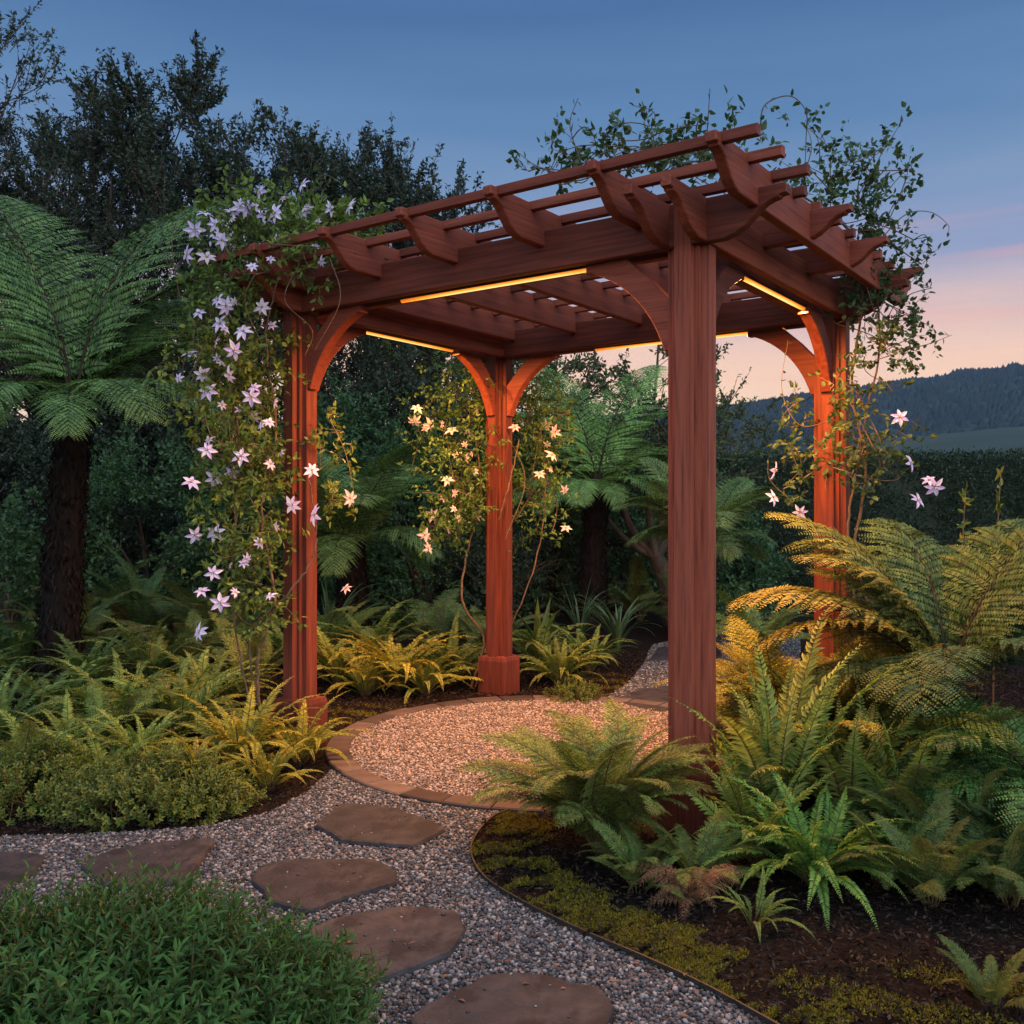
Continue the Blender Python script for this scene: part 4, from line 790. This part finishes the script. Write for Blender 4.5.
low_shrub('groundcover_shrub', gr(25, 802), .34, .30, .19, 640, 16, .024, .55, 'small_leaf', 'small leaved shrub at the left edge behind the grey stepping stones', 'tri4', .8, .11)
low_shrub('groundcover_shrub', gr(575, 700), .16, .14, .12, 130, 14, .022, .5, 'small_leaf', 'tiny leafy mound beside the round pad under the back post fern', 'tri4', .8, .08)
low_shrub('groundcover_shrub', gr(960, 860), .3, .25, .22, 260, 14, .03, .45, 'bush_leaf', 'dark low shrub in the mulch at the right', 'tri4', .8, .12)

# ------------------------------------------------------------------ climbers
def flower_mesh(seed, m):
    r = np.random.default_rng(seed); mb = MB(); k = 6+seed % 2
    for i in range(k):
        a = 6.283*i/k+r.normal()*.08; d = np.array([math.cos(a), math.sin(a), -.08+r.normal()*.14])[None]; L = .05*(1+r.normal()*.1); leaves(mb, d*.004, d, [[0, 0, 1.]], [L], [L*.46], 0, [r.random()], 'leaf', 1.2)
    a = r.random(16)*6.283; d = np.stack([np.cos(a)*.6, np.sin(a)*.6, 1+0*a], -1); leaves(mb, d*0, d, rdir(16), .014, .0022, 1, r.random(16), 'q'); return mb.mesh('flower', [m, M['stamen']])
FL = [flower_mesh(i, M['petal']) for i in range(4)]; FLP = [flower_mesh(i+8, M['pink_petal']) for i in range(3)]
def climber(name, root, label, blobs, stems, flowers, nleaf, leaf, m, twigs=60, pink=0., wid=.5, sprigs=(), extra=0):
    """blobs: (px, py, depth, radius px x, radius px y, weight); stems: lists of (px, py, depth); flowers: (px, py, depth)"""
    root = Vector(root); t = thing(name, root, label, 'climbing plant'); r0 = np.array(root); fm, sm = MB(), MB(); Wt = np.array([b[5] for b in blobs], float); Wt /= Wt.sum(); cnt = (Wt*nleaf).astype(int)
    for (px, py, Y, rx, ry, w), n in zip(blobs, cnt):
        c = np.array(at(px, py, Y))-r0; ex, ez = rx/F*Y, ry/F*Y; nc = max(3, n//11)
        C = c+np.clip(rng.normal(size=(nc, 3)), -1.7, 1.7)*[ex*.62, min(ex, .3)*.5, ez*.62]; D = rdir(nc, .0)+np.array([0, -.35, .1]); D = nrm(D)
        sprays(fm, C, D, 11, .07+.13*rng.random(nc), leaf, leaf*wid, shape='leaf', bare=.0)
        for k in range(min(nc, 26)): tube(sm, [C[k], C[k]+D[k]*.1], [.002, .001], 3, cap=False)
        for k in range(max(2, int(twigs*w/sum(b[5] for b in blobs)))):
            a, b = C[rng.integers(nc)], C[rng.integers(nc)]; tube(sm, curve(a, (a+b)/2+rng.normal(size=3)*.07, b, 7), np.linspace(.0032, .0018, 7), 4, cap=False)
    for st, rad in stems:
        pts = np.array([np.array(at(*p))-r0 for p in st]); cv = spline(pts, 10*len(pts)); cv += rng.normal(size=cv.shape)*.003; tube(sm, cv, np.linspace(rad, rad*.45, len(cv)), 6)
    for st, n in sprigs:                      # free shoots with leaves set along them
        pts = np.array([np.array(at(*p))-r0 for p in st]); cv = spline(pts, 12*len(pts)); tube(sm, cv, np.linspace(.003, .0012, len(cv)), 4, cap=False)
        if n:
            q = (np.arange(n)+.4+rng.random(n)*.4)/n*(len(cv)-1); P = np.stack([np.interp(q, np.arange(len(cv)), cv[:, i]) for i in range(3)], -1); D = rdir(n, .2); leaves(fm, P, D, rdir(n, .6), leaf*(.6+.5*rng.random(n)), leaf*wid*(.6+.5*rng.random(n)), 0, shape='leaf')
    if fm.n: fm.build('foliage', M[m], t)
    if sm.n: sm.build('stems', M['vine_stem'], t, smooth=True)
    flowers = list(flowers)
    for _ in range(extra):
        b = blobs[rng.choice(len(blobs), p=Wt)]; q = np.clip(rng.normal(size=2), -1.6, 1.6); flowers.append((b[0]+q[0]*b[3]*.6, b[1]+q[1]*b[4]*.6, b[2]-.14-rng.random()*.08))
    for k, (px, py, Y) in enumerate(flowers):
        p = np.array(at(px, py, Y))-r0; pk = rng.random() < pink; me = (FLP if pk else FL)[int(rng.integers(3))]; nv = Vector((rng.normal()*.75, -1, .25+rng.normal()*.65)).normalized(); sc_ = (.78+rng.random()*.34) if k < len(flowers)-extra else (.42+rng.random()*.3)
        o = link('flower', me, t, Matrix.Translation(p) @ nv.to_track_quat('Z', 'Y').to_matrix().to_4x4() @ Matrix.Rotation(rng.random()*6.28, 4, 'Z') @ Matrix.Scale(sc_, 4))
        cv = curve(p, p+np.array([rng.normal()*.03, .04, -.04]), p+np.array([rng.normal()*.05, .09, -.08]), 5); 
    return t
YL = 4.95
lf = [(205, 213), (195, 230), (215, 224), (241, 207), (275, 213), (305, 211), (350, 206), (277, 238), (187, 254), (207, 257), (262, 307), (199, 313), (220, 323), (243, 331), (190, 353), (234, 351), (202, 375), (229, 375), (208, 391), (251, 397), (241, 456), (207, 450), (232, 473), (191, 482), (195, 535), (215, 533), (213, 573), (202, 591), (220, 603), (199, 632), (303, 184), (265, 215), (232, 212), (246, 208), (330, 208), (260, 192), (222, 240), (218, 300), (226, 306), (312, 470), (350, 498), (292, 505), (314, 515), (214, 478)]
climber('clematis_vine', gr(262, 742), 'white and lavender flowered clematis smothering the left post and roof corner',
 [(262, 225, YL, 55, 28, 2.2), (330, 225, 4.9, 50, 18, 1.2), (225, 290, YL, 32, 45, .9), (215, 345, YL, 38, 55, 1.6), (235, 400, YL+.05, 42, 60, 1.7), (240, 470, YL, 40, 50, 1.6), (250, 540, YL, 34, 50, 1.2), (255, 600, YL, 30, 35, .8), (305, 262, 4.8, 55, 16, .7), (338, 500, 5.0, 14, 14, .18), (336, 440, 5.1, 16, 30, .2), (275, 330, 5.15, 14, 50, .5), (268, 470, 5.1, 20, 90, .7)],
 [([(262, 740, 5.1), (258, 660, 5.0), (275, 600, 4.95), (262, 520, 4.95), (276, 430, 5.0), (266, 340, 4.95), (280, 270, 4.8)], .009), ([(268, 740, 5.1), (250, 640, 5.0), (292, 590, 4.9), (316, 545, 4.9), (310, 480, 4.9)], .007), ([(258, 738, 5.1), (232, 600, 5.0), (240, 450, 4.95), (215, 300, 4.95)], .006)],
 [(x, y, YL-.16+rng.normal()*.06) for x, y in lf], 9800, .038, 'clematis', 150, .22, extra=34,
 sprigs=[([(300, 262, 4.7), (285, 300, 4.68), (312, 330, 4.7), (305, 356, 4.7)], 3), ([(262, 262, 4.7), (245, 300, 4.7), (262, 345, 4.7)], 3), ([(330, 258, 4.5), (340, 300, 4.5), (315, 350, 4.6)], 2), ([(330, 420, 5.0), (345, 452, 4.95), (354, 492, 4.9)], 9), ([(180, 300, 5), (172, 240, 5), (185, 200, 5)], 5), ([(310, 190, 5), (325, 175, 5), (350, 190, 5)], 6)])
bf = [(417, 408), (415, 421), (452, 430), (470, 434), (458, 456), (447, 480), (425, 535), (428, 548), (444, 499), (547, 425), (555, 432), (540, 474), (565, 490), (566, 528), (515, 427), (466, 458), (552, 455), (432, 515), (346, 588), (430, 425), (478, 515)]
climber('clematis_vine', gr(470, 690), 'pale pink flowered clematis climbing both sides of the back post',
 [(465, 420, 6.7, 34, 45, 1.0), (468, 480, 6.7, 34, 40, 1.3), (450, 520, 6.65, 26, 28, .8), (540, 420, 6.85, 28, 50, .9), (538, 480, 6.8, 26, 50, 1.0), (500, 500, 6.9, 34, 50, .8), (430, 430, 6.8, 18, 40, .4), (470, 390, 6.9, 30, 30, .6), (545, 395, 6.9, 30, 30, .5)],
 [([(470, 690, 6.8), (484, 640, 6.75), (462, 600, 6.7), (470, 540, 6.7), (482, 500, 6.7), (475, 430, 6.7)], .011), ([(474, 690, 6.8), (500, 625, 6.75), (490, 560, 6.7), (505, 500, 6.55), (520, 440, 6.55)], .009), ([(480, 690, 6.9), (530, 580, 6.8), (545, 500, 6.8), (540, 420, 6.85)], .007)],
 [(x, y, 6.58+rng.normal()*.08) for x, y in bf], 7500, .034, 'clematis_green', 80, 1.0, extra=16, sprigs=[([(505, 540, 6.5), (525, 480, 6.5), (505, 430, 6.5)], 8)])
rf = [(900, 417), (911, 463), (935, 487), (918, 500), (773, 497), (800, 512), (775, 470), (929, 480)]
YR = 5.05
climber('leafy_vine', gr(860, 735), 'twining dark leaved vine over the right post with a few pale flowers',
 [(835, 170, 4.7, 45, 40, 1.0), (868, 195, 4.9, 35, 45, 1.1), (880, 240, 5.0, 30, 40, 1.2), (870, 300, 5.0, 34, 40, 1.0), (885, 350, 5.0, 26, 40, .8), (870, 410, 5.05, 36, 36, .9), (870, 460, 5.05, 34, 30, .9), (845, 440, 4.95, 22, 30, .4), (800, 470, 5.0, 16, 30, .35), (798, 425, 5.3, 14, 36, .25), (905, 320, 5.0, 24, 30, .4), (655, 148, 4.1, 70, 11, 1.0), (595, 155, 4.3, 40, 15, .7), (690, 158, 3.9, 60, 13, .8), (790, 190, 4.3, 30, 20, .5), (560, 170, 4.4, 30, 16, .3)],
 [([(862, 735, 5.3), (858, 640, 5.3), (852, 560, 5.25), (866, 470, 5.2), (852, 390, 5.2), (862, 300, 5.0), (850, 230, 4.9)], .011), ([(868, 735, 5.3), (872, 620, 5.25), (848, 540, 5.2), (862, 440, 5.2), (880, 340, 5.1), (870, 250, 5.0)], .009), ([(850, 230, 4.9), (800, 195, 4.5), (730, 165, 4.1), (650, 165, 4.1), (560, 185, 4.3)], .006)],
 [(x, y, 4.85+rng.normal()*.05) for x, y in rf], 4600, .035, 'vine_leaf', 110, .35, wid=.62,
 sprigs=[([(760, 130, 3.6), (765, 105, 3.6), (790, 96, 3.6), (806, 112, 3.6), (806, 140, 3.7), (805, 170, 3.8)], 9), ([(705, 160, 3.9), (708, 120, 3.85), (710, 88, 3.8)], 7), ([(580, 160, 4.2), (570, 125, 4.2), (578, 98, 4.2)], 9), ([(560, 175, 4.3), (535, 165, 4.3), (515, 150, 4.3)], 6), ([(640, 150, 4.1), (655, 115, 4.1), (632, 105, 4.1)], 8), ([(880, 240, 5), (905, 215, 5), (930, 212, 5), (948, 225, 5), (947, 235, 5)], 5), ([(900, 250, 5), (925, 235, 5), (926, 265, 5), (908, 285, 5)], 4), ([(895, 350, 5), (925, 345, 5), (952, 335, 5)], 9), ([(880, 300, 5), (915, 318, 5), (935, 330, 5)], 8), ([(835, 420, 5.2), (800, 425, 5.2), (782, 390, 5.2), (788, 340, 5.2)], 12), ([(790, 500, 5), (770, 480, 5), (768, 460, 5)], 5), ([(820, 170, 4.7), (818, 140, 4.7), (805, 120, 4.7)], 8), ([(865, 190, 4.9), (885, 170, 4.9), (893, 160, 4.9)], 8)])
# tall bud stalks by the hedge
for px, top, lab in ((958, 488, 'thin upright stalk with buds in front of the hedge, left of a pair'), (993, 472, 'taller thin bud stalk in front of the hedge near the right side')):
    mb = MB(); b = put(px, 5.0); tp = at(px+8, top, 5.0)-b; cv = curve((0, 0, 0), (.0, 0, tp.z*.6), tp, 12); tube(mb, cv, np.linspace(.006, .002, 12), 5, 1)
    q = rng.random(46)*.55+.45; P = np.stack([np.interp(q, np.linspace(0, 1, 12), cv[:, i]) for i in range(3)], -1); leaves(mb, P, rdir(46, .6), rdir(46), .05, .02, 0); o = mb.build('bud_stalk', [M['clematis'], M['vine_stem']]); o.location = b; tag(o, lab, 'plant')

# ------------------------------------------------------------------ evening haze over the valley
mb = MB(); v_ = [(x, y, z) for z in (-2, 165) for y in (-55, 2900) for x in (-2400, 2400)]; mb.add(v_, [[0, 2, 3, 1], [4, 5, 7, 6], [0, 1, 5, 4], [2, 6, 7, 3], [0, 4, 6, 2], [1, 3, 7, 5]])
m, N, Lk, out = mat('evening_haze'); pv = N('ShaderNodeVolumePrincipled'); pv.inputs['Color'].default_value = (.32, .56, .95, 1); pv.inputs['Density'].default_value = .00017; pv.inputs['Anisotropy'].default_value = 0; Lk(pv.outputs[0], out.inputs['Volume'])
tag(mb.build('haze', m), kind='stuff')
